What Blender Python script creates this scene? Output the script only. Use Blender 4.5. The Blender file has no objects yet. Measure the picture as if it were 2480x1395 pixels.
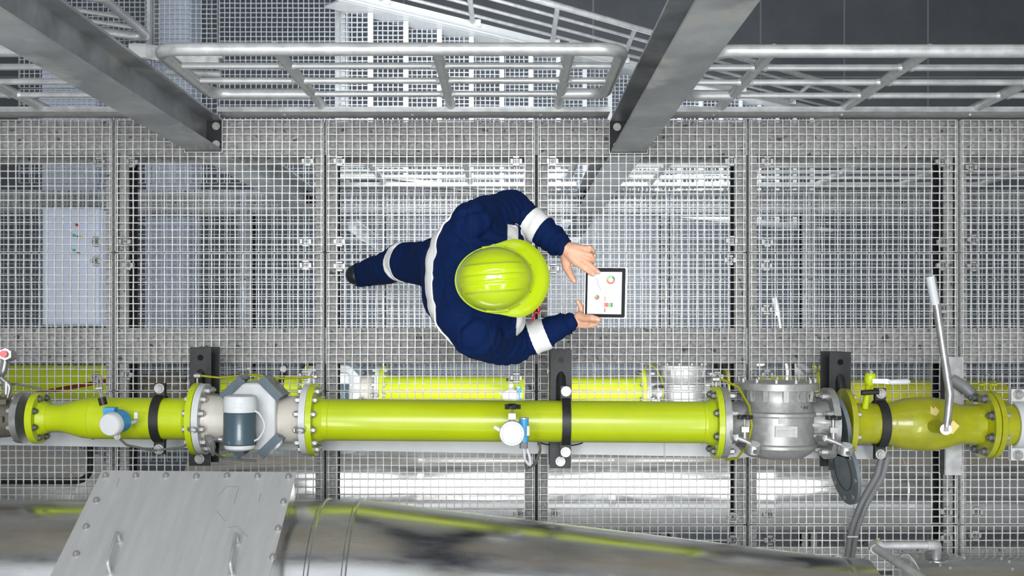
import bpy, bmesh, math, random
from mathutils import Vector, Matrix, noise
random.seed(7)
PI = math.pi
SC = bpy.context.scene
COL = SC.collection

# ------------------------------------------------------------------ camera, world, lights, exposure
FPX, NX, NY, CZ = 2560.0, 1232.0, 808.0, 5.0
cam_d = bpy.data.cameras.new('camera'); cam = bpy.data.objects.new('camera', cam_d); COL.objects.link(cam)
cam.location = (0, 0, CZ); cam.rotation_euler = (0, 0, 0)
cam_d.sensor_width = 36; cam_d.lens = 36 * FPX / 2480
cam_d.shift_x = (1240 - NX) / 2480; cam_d.shift_y = (NY - 697.5) / 2480
cam_d.clip_start = .05
cam_d.dof.use_dof = True; cam_d.dof.focus_distance = 4.5; cam_d.dof.aperture_fstop = 8
SC.camera = cam
SC.view_settings.view_transform = 'Standard'; SC.view_settings.look = 'None'
SC.view_settings.gamma = 1; SC.view_settings.use_curve_mapping = False
SC.view_settings.exposure = 0.0
SC.cycles.max_bounces = 8; SC.cycles.diffuse_bounces = 4; SC.cycles.glossy_bounces = 4
SC.cycles.caustics_reflective = False; SC.cycles.caustics_refractive = False
SC.cycles.sample_clamp_indirect = 4

w = bpy.data.worlds.new('world'); SC.world = w; w.use_nodes = True
w.node_tree.nodes['Background'].inputs[0].default_value = (.90, .95, 1, 1)
w.node_tree.nodes['Background'].inputs[1].default_value = .6

def area(name, loc, size, power, rot=(0, 0, 0), color=(1, 1, 1)):
    l = bpy.data.lights.new(name, 'AREA'); l.shape = 'RECTANGLE'; l.size, l.size_y = size
    l.energy = power; l.color = color
    o = bpy.data.objects.new(name, l); COL.objects.link(o); o.location = loc; o.rotation_euler = rot
    return o
area('skylight', (-.1, .7, 8.2), (3, 2.4), 470, (math.radians(-8), 0, 0), (.97, .99, 1))
area('hall_lamp', (-2.2, -3.2, 8.6), (.5, 3.5), 130, (math.radians(25), math.radians(-10), 0))
area('hall_lamp', (2.6, -3.2, 8.6), (.5, 3.5), 130, (math.radians(25), math.radians(10), 0))
area('lower_fill', (.5, 1.35, -1.75), (2.6, .25), 22, (math.radians(30), 0, 0), (.93, .97, 1))  # added fill light for the lower level, no fixture modelled
area('lower_fill', (.4, -.75, -.5), (3.6, .5), 70, (math.radians(-20), 0, 0), (.97, .98, 1))  # added fill that gives the lower duct its bright highlight
for x_ in (-1.4, -.35, .65, 1.65): area('lower_fill', (x_, .0, -.33), (.5, .1), 6, (math.radians(28), 0, 0), (.92, .96, 1))  # added fills brightening the lower rails, columns and gratings
area('ground_fill', (.55, .9, -4.4), (3.4, 1.5), 170, (0, 0, 0), (.92, .96, 1))  # added floating fill for the bright pool on the ground
area('stair_fill', (.1, 1.75, -1.1), (2.2, .25), 38, (0, 0, 0), (.92, .96, 1))  # added floating fill that brightens the stair and its stringer

# ------------------------------------------------------------------ materials
def mat(name, col, metal=0., rough=.5, noise_s=0, amt=.15, bump=0, coat=0, stretch=None, rvar=0, emit=0, blotch=None):
    m = bpy.data.materials.new(name); m.use_nodes = True
    nt = m.node_tree; b = nt.nodes['Principled BSDF']
    c = (*col, 1)
    b.inputs['Base Color'].default_value = c; b.inputs['Metallic'].default_value = metal
    b.inputs['Roughness'].default_value = rough
    if coat: b.inputs['Coat Weight'].default_value = coat; b.inputs['Coat Roughness'].default_value = .08
    if emit:
        b.inputs['Emission Color'].default_value = c; b.inputs['Emission Strength'].default_value = emit
    if noise_s:
        tc = nt.nodes.new('ShaderNodeTexCoord'); mp = nt.nodes.new('ShaderNodeMapping')
        nt.links.new(tc.outputs['Object'], mp.inputs[0])
        if stretch: mp.inputs['Scale'].default_value = stretch
        n = nt.nodes.new('ShaderNodeTexNoise'); n.inputs['Scale'].default_value = noise_s; n.inputs['Detail'].default_value = 5
        n.inputs['Roughness'].default_value = .65
        nt.links.new(mp.outputs[0], n.inputs['Vector'])
        r = nt.nodes.new('ShaderNodeValToRGB')
        r.color_ramp.elements[0].position = .3; r.color_ramp.elements[1].position = .7
        r.color_ramp.elements[0].color = (*[max(0, x * (1 - amt)) for x in col], 1)
        r.color_ramp.elements[1].color = (*[min(1, x * (1 + amt)) for x in col], 1)
        nt.links.new(n.outputs['Fac'], r.inputs[0])
        src = r.outputs[0]
        if blotch:
            n2 = nt.nodes.new('ShaderNodeTexNoise'); n2.inputs['Scale'].default_value = blotch[0]; n2.inputs['Detail'].default_value = 6
            nt.links.new(mp.outputs[0], n2.inputs['Vector'])
            r2 = nt.nodes.new('ShaderNodeValToRGB'); r2.color_ramp.elements[0].position = blotch[1]; r2.color_ramp.elements[1].position = blotch[1] + .06
            nt.links.new(n2.outputs['Fac'], r2.inputs[0])
            mx = nt.nodes.new('ShaderNodeMix'); mx.data_type = 'RGBA'
            nt.links.new(r2.outputs[0], mx.inputs['Factor']); nt.links.new(src, mx.inputs[6])
            mx.inputs[7].default_value = (*blotch[2], 1); src = mx.outputs[2]
        nt.links.new(src, b.inputs['Base Color'])
        if rvar:
            mr = nt.nodes.new('ShaderNodeMapRange'); mr.inputs[1].default_value = .3; mr.inputs[2].default_value = .7
            mr.inputs[3].default_value = max(.02, rough - rvar); mr.inputs[4].default_value = rough + rvar
            nt.links.new(n.outputs['Fac'], mr.inputs[0]); nt.links.new(mr.outputs[0], b.inputs['Roughness'])
        if bump:
            bp = nt.nodes.new('ShaderNodeBump'); bp.inputs['Strength'].default_value = bump; bp.inputs['Distance'].default_value = .002
            nt.links.new(n.outputs['Fac'], bp.inputs['Height']); nt.links.new(bp.outputs[0], b.inputs['Normal'])
    return m
M = {}
M['galv'] = mat('galvanised_steel', (.54, .55, .55), .5, .38, 14, .18, .1, rvar=.1)
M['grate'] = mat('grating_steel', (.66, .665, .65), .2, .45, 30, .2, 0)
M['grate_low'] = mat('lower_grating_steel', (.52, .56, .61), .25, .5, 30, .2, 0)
M['column'] = mat('column_steel', (.37, .385, .40), .3, .42, 4, .42, .1, rvar=.12, blotch=(2.6, .56, (.52, .515, .50)))
M['beam'] = mat('mottled_beam_steel', (.37, .365, .355), .1, .7, 60, .4, .4, blotch=(22, .62, (.10, .095, .09)))  # mottle puts the grating's grid shadow, along with dirt, into the colour
M['dark'] = mat('dark_steel', (.022, .022, .024), .3, .55, 20, .3)
M['black'] = mat('black_rubber_coated_steel', (.014, .014, .016), .05, .5, 25, .4, .1)
M['yellow'] = mat('lime_yellow_paint', (.48, .59, .004), 0, .36, 5, .06, 0, coat=.2)
M['ochre'] = mat('worn_lime_yellow_paint', (.33, .34, .004), 0, .35, 7, .22, 0, coat=.3, blotch=(9, .70, (.30, .24, .02)))
M['helmet'] = mat('lime_helmet_plastic', (.44, .575, .002), 0, .16, 3, .01, 0, coat=.5)
M['navy'] = mat('navy_cotton', (.0009, .0115, .062), 0, .85, 160, .25, .35)
M['navy2'] = mat('navy_cuff_knit', (.003, .012, .06), 0, .9, 200, .25, .4)
M['refl'] = mat('reflective_tape', (.80, .80, .77), .0, .5, 90, .05, .1)
M['skin'] = mat('skin', (.72, .40, .26), 0, .5, 40, .13, .1)
M['nail'] = mat('nail', (.85, .58, .48), 0, .35)
M['hair'] = mat('dark_hair', (.03, .02, .015), 0, .6)
M['boot'] = mat('black_leather', (.01, .011, .014), 0, .3, 40, .3, .1)
M['cast'] = mat('cast_aluminium', (.40, .40, .39), .5, .42, 35, .14, .25, rvar=.08)
M['steel'] = mat('machined_steel', (.46, .46, .46), .8, .33, 20, .12, .05, rvar=.08)
M['plate'] = mat('brushed_plate', (.60, .61, .62), .45, .42, 6, .07, .05, stretch=(6, .6, .6), rvar=.06)
M['duct'] = mat('stainless_cladding', (.66, .655, .65), .97, .23, 5, .10, .0, stretch=(1, 4, 4), rvar=.07)
M['bolt'] = mat('zinc_bolt', (.42, .42, .41), .6, .4, 30, .15)
M['dbolt'] = mat('dull_bolt', (.16, .165, .17), .6, .4, 30, .3)
M['white'] = mat('white_paint', (.62, .64, .65), 0, .4, 12, .05)
M['cream'] = mat('cream_paint', (.60, .57, .50), 0, .35, 12, .05)
M['slate'] = mat('slate_blue_paint', (.06, .095, .12), .1, .35, 15, .08, coat=.3)
M['blue'] = mat('blue_enamel', (.05, .33, .62), 0, .4)
M['cable'] = mat('grey_cable', (.20, .20, .195), .1, .45)
M['hose'] = mat('grey_conduit', (.22, .225, .23), .1, .5)
M['tray'] = mat('pale_tray', (.62, .63, .64), .15, .5, 10, .06)
M['blind'] = mat('dull_blue_grey_steel', (.17, .20, .22), .5, .5, 8, .25, .1)
M['brown'] = mat('brown_grey_casting', (.12, .11, .085), .2, .5, 20, .2, .1)
M['red'] = mat('red_plastic', (.62, .01, .02), 0, .35)
M['green'] = mat('green_plastic', (.02, .45, .30), 0, .35)
M['pale'] = mat('pale_blue_cabinet', (.60, .66, .80), 0, .45, 4, .06)
M['ground'] = mat('dark_floor_screed', (.075, .083, .095), 0, .42, 1.2, .18, .1, rvar=.1)
M['joint'] = mat('floor_joint', (.16, .17, .18), 0, .6)
M['roof'] = mat('hall_roof_sheet', (.66, .67, .68), .1, .6, 2, .1)
M['pane_glow'] = mat('added_pane_glow', (.9, .95, 1), 0, .5, emit=1.1)  # glow of unseen panels, added for duct reflections and column faces
M['beige'] = mat('beige_render', (.62, .54, .40), 0, .7, 3, .08)
M['rust'] = mat('red_brown_paint', (.22, .025, .01), 0, .5)
M['sticker'] = mat('beige_sticker', (.72, .60, .22), 0, .5)
M['glass'] = mat('black_glass', (.006, .006, .008), 0, .3)
M['glass'].node_tree.nodes['Principled BSDF'].inputs['Specular IOR Level'].default_value = .12
for k_ in ('navy', 'navy2'): M[k_].node_tree.nodes['Principled BSDF'].inputs['Specular IOR Level'].default_value = .15
M['alu'] = mat('tablet_aluminium', (.72, .73, .75), .8, .3)
M['screen'] = mat('lit_screen', (.70, .71, .71), 0, .5, emit=.05)
M['s_red'] = mat('screen_red', (.85, .12, .09), 0, .4, emit=.04)
M['s_green'] = mat('screen_green', (.20, .58, .12), 0, .4, emit=.04)
M['s_blue'] = mat('screen_blue', (.06, .13, .22), 0, .4, emit=.04)
M['s_grey'] = mat('screen_grey', (.55, .56, .57), 0, .4, emit=.04)
M['seam'] = mat('navy_seam', (.002, .006, .03), 0, .9)

# ------------------------------------------------------------------ mesh builder
def basis(d):
    d = Vector(d).normalized()
    a = Vector((0, 0, 1)) if abs(d.z) < .9 else Vector((1, 0, 0))
    u = d.cross(a).normalized(); v = d.cross(u).normalized()
    return d, u, v
ORG = {}
class MB:
    def __init__(s): s.v = []; s.f = []
    def add(s, vs, fs):
        n = len(s.v); s.v += [Vector(p) for p in vs]; s.f += [tuple(i + n for i in f) for f in fs]; return s
    def box(s, lo, hi, mtx=None):
        x0, y0, z0 = lo; x1, y1, z1 = hi
        vs = [Vector(p) for p in ((x0,y0,z0),(x1,y0,z0),(x1,y1,z0),(x0,y1,z0),(x0,y0,z1),(x1,y0,z1),(x1,y1,z1),(x0,y1,z1))]
        if mtx: vs = [mtx @ p for p in vs]
        return s.add(vs, [(0,3,2,1),(4,5,6,7),(0,1,5,4),(1,2,6,5),(2,3,7,6),(3,0,4,7)])
    def bar(s, p0, p1, wdt, hgt, up=(0, 0, 1)):
        p0 = Vector(p0); p1 = Vector(p1); d = (p1 - p0).normalized(); up = Vector(up)
        u = d.cross(up).normalized(); v = u.cross(d).normalized()
        vs = [p + u * a * wdt / 2 + v * b * hgt / 2 for p in (p0, p1) for a, b in ((-1,-1),(1,-1),(1,1),(-1,1))]
        return s.add(vs, [(0,1,2,3),(7,6,5,4),(0,4,5,1),(1,5,6,2),(2,6,7,3),(3,7,4,0)])
    def cyl(s, p0, p1, r0, r1=None, n=16):
        r1 = r0 if r1 is None else r1
        p0 = Vector(p0); p1 = Vector(p1); d, u, v = basis(p1 - p0)
        vs = []
        for p, r in ((p0, r0), (p1, r1)):
            vs += [p + (u * math.cos(2*PI*i/n) + v * math.sin(2*PI*i/n)) * r for i in range(n)]
        fs = [(i, (i+1) % n, n + (i+1) % n, n + i) for i in range(n)] + [tuple(range(n))[::-1], tuple(range(n, 2*n))]
        return s.add(vs, fs)
    def lathe(s, prof, o=(0,0,0), ax=(1,0,0), n=32, cap=True):
        o = Vector(o); d, u, v = basis(ax); vs = []
        for a, r in prof:
            vs += [o + d * a + (u * math.cos(2*PI*i/n) + v * math.sin(2*PI*i/n)) * max(r, 1e-5) for i in range(n)]
        fs = []
        for k in range(len(prof) - 1):
            for i in range(n):
                j = (i+1) % n; fs.append((k*n+i, k*n+j, (k+1)*n+j, (k+1)*n+i))
        if cap: fs += [tuple(range(n))[::-1], tuple(range((len(prof)-1)*n, len(prof)*n))]
        return s.add(vs, fs)
    def tube(s, path, r, n=10, closed=False):
        path = [Vector(p) for p in path]; m = len(path); vs = []; fs = []
        t0 = (path[1] - path[0]).normalized(); _, u, v = basis(t0); prev = t0
        for k in range(m):
            if closed: t = (path[(k+1) % m] - path[k-1]).normalized()
            elif k == 0: t = t0
            elif k == m-1: t = (path[k] - path[k-1]).normalized()
            else: t = ((path[k+1]-path[k]).normalized() + (path[k]-path[k-1]).normalized()).normalized()
            q = prev.rotation_difference(t); u = q @ u; v = q @ v; prev = t
            rr = r[k] if isinstance(r, (list, tuple)) else r
            vs += [path[k] + (u * math.cos(2*PI*i/n) + v * math.sin(2*PI*i/n)) * rr for i in range(n)]
        for k in range(m if closed else m-1):
            for i in range(n):
                j = (i+1) % n; k2 = (k+1) % m; fs.append((k*n+i, k*n+j, k2*n+j, k2*n+i))
        if not closed: fs += [tuple(range(n))[::-1], tuple(range((m-1)*n, m*n))]
        return s.add(vs, fs)
    def prism(s, poly, vec):
        poly = [Vector(p) for p in poly]; vec = Vector(vec); n = len(poly)
        return s.add(poly + [p + vec for p in poly], [tuple(range(n))[::-1], tuple(range(n, 2*n))] + [(i, (i+1) % n, n+(i+1) % n, n+i) for i in range(n)])
    def hexbolt(s, p, d, r=.012, h=.01, washer=True):
        p = Vector(p); d = Vector(d).normalized()
        if washer: s.cyl(p, p + d * h * .25, r * 1.35, n=12)
        s.cyl(p + d * h * .25, p + d * h, r, n=6)
        s.cyl(p + d * h, p + d * h * 1.35, r * .5, n=8); return s
    def build(s, name, m, parent=None, smooth=True, kind=None, label=None):
        me = bpy.data.meshes.new(name)
        off = ORG.get(parent.name, Vector()) if parent else Vector()
        me.from_pydata([tuple(p - off) for p in s.v], [], s.f)
        bm = bmesh.new(); bm.from_mesh(me); bmesh.ops.recalc_face_normals(bm, faces=bm.faces); bm.to_mesh(me); bm.free()
        if smooth:
            me.polygons.foreach_set('use_smooth', [True] * len(me.polygons)); me.set_sharp_from_angle(angle=math.radians(38))
        me.materials.append(M[m] if isinstance(m, str) else m)
        o = bpy.data.objects.new(name, me); COL.objects.link(o)
        if parent: o.parent = parent; ORG[o.name] = off
        if kind: o['kind'] = kind
        if label: o['label'] = label
        return o

def fillet(path, rad, n=6, closed=False):
    path = [Vector(p) for p in path]; out = []; m = len(path)
    for k, p in enumerate(path):
        if not closed and (k == 0 or k == m-1): out.append(p); continue
        a = path[k-1]; b = path[(k+1) % m]
        da = (a-p).normalized(); db = (b-p).normalized()
        ang = da.angle(db); t = min(rad / math.tan(ang/2), (a-p).length*.49, (b-p).length*.49)
        for i in range(n+1):
            q = i/n; A = p+da*t; B = p+db*t
            out.append(A*(1-q)**2 + p*2*q*(1-q) + B*q*q)
    return out

def thing(name, label, cat, loc, group=None, rz=0, local=False):
    o = bpy.data.objects.new(name, None); COL.objects.link(o); o.empty_display_size = .1
    o.location = loc; o.rotation_euler = (0, 0, rz); o['label'] = label; o['category'] = cat
    if group: o['group'] = group
    ORG[o.name] = Vector() if local else Vector(loc)
    return o
def tag(o, label, cat, group=None):
    o['label'] = label; o['category'] = cat
    if group: o['group'] = group
    return o
KIDS = {}
def kids(o): return [c for c in bpy.data.objects if c.parent == o]
def copy_tree(o, par=None, cache=None):
    c = o.copy(); COL.objects.link(c); c.parent = par
    for k in cache.get(o.name, ()): copy_tree(k, c, cache)
    return c
def make_cache():
    d = {}
    for c in bpy.data.objects:
        if c.parent: d.setdefault(c.parent.name, []).append(c)
    return d
def P(px, py, z):
    return Vector(((px - NX) * (CZ - z) / FPX, (NY - py) * (CZ - z) / FPX, z))
LV = -2.44
SEAM = [-3.869, -2.869, -1.869, -.869, .131, 1.131, 2.131, 3.131, 4.131]
ROWS = [(1.012, .386), (.380, -.270), (-.276, -.900), (-.908, -1.53)]

# ------------------------------------------------------------------ setting: ground, roof, wall far below
def struct(name, mb, m): 
    o = mb.build(name, m, smooth=False); o['kind'] = 'structure'; return o
ground = struct('floor', MB().box((-9, -7, -7.2), (9, 9, -7)), 'ground')
for i, x in enumerate((.95, 1.9, 2.85, 3.8, 4.75, -1.2, -3.4)):
    MB().box((x, -6.9, -7.0), (x + .018, 8.9, -6.997)).build('floor_joint', 'joint', ground, smooth=False)
for y in (2.9, 5.2, .2):
    MB().box((-8.9, y, -7.0), (8.9, y + .02, -6.998)).build('floor_joint', 'joint', ground, smooth=False)
rf = struct('ceiling', MB().box((-9, -7, 10.6), (9, -4.2, 10.7)).box((-9, 5.2, 10.6), (9, 9, 10.7)).box((-9, -4.2, 10.6), (-5.5, 5.2, 10.7)).box((5.5, -4.2, 10.6), (9, 5.2, 10.7)), 'roof')
struct('wall_back', MB().box((-9, 8.8, -7.2), (9, 9, 10.7)), 'roof')
struct('wall_front', MB().box((-9, -7, -7.2), (9, -6.8, 10.7)), 'roof')
struct('wall_left', MB().box((-9, -7, -7.2), (-8.8, 9, 10.7)), 'roof')
struct('wall_right', MB().box((8.8, -7, -7.2), (9, 9, 10.7)), 'roof')
struct('trim_1', MB().box((-8.8, 8.7, -2.4), (8.8, 8.8, 2.4)), 'beige')
struct('trim_2', MB().box((-8.8, 8.65, 3.4), (8.8, 8.8, 4.6)), 'dark')
for i, x in enumerate((-7.2, -4.2, -1.2, 1.8, 4.8)):  # unseen glowing wall panels, added to brighten the duct and column fronts
    for sd, (y0, y1) in enumerate(((8.72, 8.8), (-6.8, -6.72))):
        wn = struct('glow_panel_%d' % (2*i+sd+1), MB().box((x, y0, 5.0), (x+2.4, y1, 9.2)), 'dark')
        for q in range(2):
            ya = y0-.01 if sd == 0 else y1+.01
            MB().box((x+.06+1.17*q, min(ya, ya+.005), 5.06), (x+1.17+1.17*q, max(ya, ya+.005), 9.14)).build('glow_pane', 'pane_glow', wn, smooth=False)
for x in (-4.4, -1.5, 1.5, 4.4):
    MB().box((x - .1, -7, 9.9), (x + .1, 9, 10.3)).build('roof_beam', 'dark', rf, smooth=False)
for y in (-3.2, -1.2):
    MB().box((-9, y - .12, 10.3), (9, y + .12, 10.6)).build('roof_beam', 'dark', rf, smooth=False)

# ------------------------------------------------------------------ gratings
def hits(a, b, c0, c1):   # clip segment [a,b] against [c0,c1] -> remaining pieces
    out = []
    if a < c0: out.append((a, min(b, c0)))
    if b > c1: out.append((max(a, c1), b))
    return [q for q in out if q[1] - q[0] > .002] if a < c1 and b > c0 else [(a, b)]
GM = {}
def grating_parts(w, h, cuts=(), pitch=.0371, vp=.0343, seed=0, th=1.0):
    """local origin = lower-left corner, top surface z=0"""
    rnd = random.Random(seed)
    fr = MB(); bars = MB(); rods = MB(); T = .0028; D = .024
    for lo, hi in (((0,0),(w,T)), ((0,h-T),(w,h)), ((0,0),(T,h)), ((w-T,0),(w,h))):
        horiz = hi[0] - lo[0] > hi[1] - lo[1]
        segs = [(lo[0], hi[0])] if horiz else [(lo[1], hi[1])]
        for (cx0, cy0, cx1, cy1) in cuts:
            if horiz and cy0 < hi[1] and cy1 > lo[1]: segs = [q for sg in segs for q in hits(*sg, cx0, cx1)]
            if not horiz and cx0 < hi[0] and cx1 > lo[0]: segs = [q for sg in segs for q in hits(*sg, cy0, cy1)]
        for a, b in segs:
            fr.box((a if horiz else lo[0], lo[1] if horiz else a, -D), (b if horiz else hi[0], hi[1] if horiz else b, .0005))
    for (cx0, cy0, cx1, cy1) in cuts:
        y1 = min(cy1, h)
        fr.box((cx0, cy0, -D), (cx1, cy0 + T, .0005)); fr.box((cx0 - T, cy0, -D), (cx0, y1, .0005)); fr.box((cx1, cy0, -D), (cx1 + T, y1, .0005))
    ny = int(round(h / vp))
    for j in range(1, ny):
        y = h * j / ny + rnd.uniform(-.0012, .0012)
        segs = [(0, w)]
        for (cx0, cy0, cx1, cy1) in cuts:
            if cy0 < y < cy1: segs = [q for sg in segs for q in hits(*sg, cx0, cx1)]
        for a, b in segs:
            n = max(1, int((b - a) / .075)); bend = rnd.uniform(-.0012, .0012); ph = rnd.uniform(0, 6)
            vs = []; fs = []
            for k in range(n + 1):
                x = a + (b - a) * k / n; yy = y + .0006 * math.sin(k * 1.3 + ph) + bend * math.sin(PI * x / w); t = .0018 * th
                vs += [(x, yy-t, -.02), (x, yy+t, -.02), (x, yy+t, 0), (x, yy-t, 0)]
                if k: o = 4*k; fs += [(o-4, o-3, o+1, o), (o-3, o-2, o+2, o+1), (o-2, o-1, o+3, o+2), (o-1, o-4, o, o+3)]
            bars.add(vs, fs + [(0, 3, 2, 1), (4*n, 4*n+1, 4*n+2, 4*n+3)])
    nx = int(w / pitch); off = (w - nx * pitch) / 2 + .0
    for i in range(nx + 1):
        x = off + pitch * i + rnd.uniform(-.001, .001)
        if x < .006 or x > w - .006: continue
        segs = [(0, h)]
        for (cx0, cy0, cx1, cy1) in cuts:
            if cx0 < x < cx1: segs = [q for sg in segs for q in hits(*sg, cy0, cy1)]
        for a, b in segs:
            n = max(2, int((b - a) / (vp / 2))); vs = []; fs = []; ph = rnd.uniform(0, 6)
            for k in range(n + 1):
                y = a + (b - a) * k / n; xx = x + .0007 * math.sin(k * .55 + ph); t = (.0018 if k % 2 else .0026) * th
                vs += [(xx-t, y, -.006), (xx+t, y, -.006), (xx+t, y, .0006), (xx-t, y, .0006)]
                if k: o = 4*k; fs += [(o-4, o-3, o+1, o), (o-3, o-2, o+2, o+1), (o-2, o-1, o+3, o+2), (o-1, o-4, o, o+3)]
            rods.add(vs, fs + [(0, 3, 2, 1), (4*n, 4*n+1, 4*n+2, 4*n+3)])
    return fr, bars, rods
def grating(name, label, x0, x1, y0, y1, z, m, cuts=(), group=None, simple=False):
    w_, h_ = x1 - x0, y1 - y0; key = (round(w_, 3), round(h_, 3), tuple(cuts), m)
    t = thing(name, label, 'grating', (x0, y0, z), group, local=True)
    if key not in GM:
        fr, b, r = grating_parts(w_, h_, cuts, seed=len(GM), th=1.0 if m == 'grate_low' else 1.0)
        GM[key] = [q.build(n_, m, t, smooth=False, kind=k_) for q, n_, k_ in ((fr, 'frame', None), (b, 'bearing_bars', 'stuff'), (r, 'cross_rods', 'stuff'))]
    else:
        for q in GM[key]:
            c = q.copy(); COL.objects.link(c); c.parent = t
    return t
def mk_clip(parent, x, y, src=[None]):
    if src[0]:
        c = src[0][0].copy(); COL.objects.link(c); c.parent = parent; c.location = (x, y, 0)
        b = src[0][1].copy(); COL.objects.link(b); b.parent = c; return
    c = MB()
    c.box((-.013, -.014, -.012), (.013, .014, -.008))
    for s_ in (-1, 1):
        c.tube([(-.013, s_*.012, -.008), (-.013, s_*.014, .003), (-.013, s_*.021, .003), (-.013, s_*.026, -.004)], .001, 4)
        c.add([(-.014, s_*.011, -.008), (.014, s_*.011, -.008), (.014, s_*.015, .004), (-.014, s_*.015, .004), (.014, s_*.022, .004), (-.014, s_*.022, .004), (.014, s_*.025, -.006), (-.014, s_*.025, -.006)],
              [(0,1,2,3), (3,2,4,5), (5,4,6,7)])
        c.add([(s_*.011, -.010, -.008), (s_*.011, .010, -.008), (s_*.015, .010, .004), (s_*.015, -.010, .004), (s_*.027, .010, .004), (s_*.027, -.010, .004), (s_*.030, .010, -.006), (s_*.030, -.010, -.006)],
              [(0,1,2,3), (3,2,4,5), (5,4,6,7)])
    co = c.build('grating_clip', 'bolt', parent, smooth=False); co.location = (x, y, 0)
    bo = MB().hexbolt((0, 0, -.008), (0, 0, 1), .007, .008).cyl((0, 0, -.05), (0, 0, -.008), .004, n=8).build('bolt', 'dbolt', co)
    src[0] = (co, bo)
rown = ['first row beside the guardrail', 'second row, level with the worker', 'third row, under the yellow pipe', 'fourth row, beside the stainless duct']
coln = ['at the far left edge', 'one column left of the worker', 'under the worker', 'right of the worker', 'one column left of the right end', 'at the far right edge']
CC = [(-1.532, -1.357, .857, 1.03), (.478, .655, .852, 1.03)]
clips = [(240,393),(320,393),(745,390),(822,390),(1250,390),(1338,390),(1770,390),(1858,390),(2280,392),(2352,405),
         (232,585),(302,585),(740,585),(822,585),(1772,583),(1858,586),(2284,586),(2356,580),
         (232,632),(310,642),(740,642),(822,645),(1340,650),(1768,630),(1856,643),(2282,643),(2356,645),(1856,750),(2284,747),
         (232,914),(308,908),(738,910),(1250,915),(1738,912),(1858,908),
         (1258,1245),(1342,1245),(1775,1253),(1862,1247),(2292,1240),(2366,1240),(1775,1308),(1864,1308),(2292,1303),(2362,1297)]
for r_, (yt, yb) in enumerate(ROWS):
    for c_ in range(6):
        x0, x1 = SEAM[c_+1] + .0075, SEAM[c_+2] - .0075
        cuts = []
        if r_ == 0:
            for cx0, cx1, cy0, cy1 in CC:
                if x0 < cx0 < x1: cuts.append((round(cx0-x0, 4), round(cy0-yb, 4), round(cx1-x0, 4), round(cy1-yb, 4)))
        g = grating('floor_grating', 'mesh floor grating, %s, %s' % (rown[r_], coln[c_]), x0, x1, yb, yt, 0, 'grate', tuple(cuts), 'gratings of the upper walkway')
        for px, py in clips:
            q = P(px, py, 0)
            if x0 < q.x < x1 and yb < q.y < yt: mk_clip(g, q.x - x0, q.y - yb)
rl = ['below the guardrail', 'below the worker', 'below the yellow pipe']
cl = ['farthest left', 'second from left', 'third from left', 'fourth from left', 'fourth from right', 'third from right', 'second from right', 'farthest right']
for r_, (yt, yb) in enumerate(ROWS[:3]):
    for c_ in range(8):
        x0, x1 = SEAM[c_] + .006, SEAM[c_+1] - .006
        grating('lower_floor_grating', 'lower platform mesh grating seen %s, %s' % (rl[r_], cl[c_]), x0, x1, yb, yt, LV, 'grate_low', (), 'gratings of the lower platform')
for i, (x0, x1, y0, y1, lb) in enumerate([(-2.04, -1.22, 1.06, 1.68, 'near its stair head, lower half'), (-2.04, -1.22, 1.69, 2.36, 'behind the closed end of the guardrail'),
        (-2.04, -1.22, 2.37, 3.0, 'at the top edge of the picture'), (-2.50, -2.05, 1.06, 1.9, 'with pale duct below, lower half'), (-2.50, -2.05, 1.91, 2.9, 'with pale duct below, beside the sloping rail'),
        (-3.45, -2.52, 1.06, 1.72, 'at the left edge behind the guardrail'), (-3.45, -2.52, 1.73, 2.4, 'at the left edge under the wide steel column'), (-3.45, -2.52, 2.41, 3.0, 'in the upper left corner below the sloping rail')]):
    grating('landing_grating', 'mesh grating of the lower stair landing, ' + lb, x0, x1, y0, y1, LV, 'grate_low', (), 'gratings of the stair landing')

# ------------------------------------------------------------------ beams
def ibeam(mb, p0, p1, wd, ht, tf=.012, tw=.01):   # p = top centre line
    p0 = Vector(p0); p1 = Vector(p1); z = Vector((0, 0, 1))
    mb.bar(p0 - z*tf/2, p1 - z*tf/2, wd, tf); mb.bar(p0 - z*(ht-tf/2), p1 - z*(ht-tf/2), wd, tf)
    mb.bar(p0 - z*ht/2, p1 - z*ht/2, tw, ht - 2*tf); return mb
for z, nm in ((0, 'upper'), (LV, 'lower')):
    for y, wd, lb in ((.932, .158, 'beside the guardrail'), (-.058, .17, 'between worker and yellow pipe'), (-1.60, .16, 'below the stainless duct')):
        mb = MB(); ibeam(mb, (-4.6, y, z-.045), (4.6, y, z-.045), wd, .24)
        tag(mb.build('steel_beam', 'beam', smooth=False), 'mottled grey long steel beam under the %s gratings %s' % (nm, lb), 'beam', 'long beams')
    for i, x in enumerate(SEAM):
        for y0, y1, lb in ((.852, .028, 'walkway middle'), (-.144, -1.52, 'pipe and duct')):
            mb = MB()
            for sd in (-1, 1): mb.box((x + min(sd*.010, sd*.054), y1, z-.058), (x + max(sd*.010, sd*.054), y0, z-.048))
            pos = ['beyond the left edge', 'just outside the left edge', 'nearest the left edge', 'left of the worker', 'through the middle', 'right of the tablet', 'nearest the right edge', 'just outside the right edge', 'beyond the right edge'][i]
            cbm = mb.build('cross_beam', 'beam', smooth=False)
            MB().box((x-.014, y1, z-.22), (x+.014, y0, z-.0585)).box((x-.035, y1, z-.232), (x+.035, y0, z-.22)).build('web', 'dark', cbm, smooth=False)  # web coloured near black to put the shade of the panel gaps in
            tag(cbm, 'short steel cross beam under the %s level %s, %s' % (nm, lb, pos), 'beam', 'cross beams')
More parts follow.
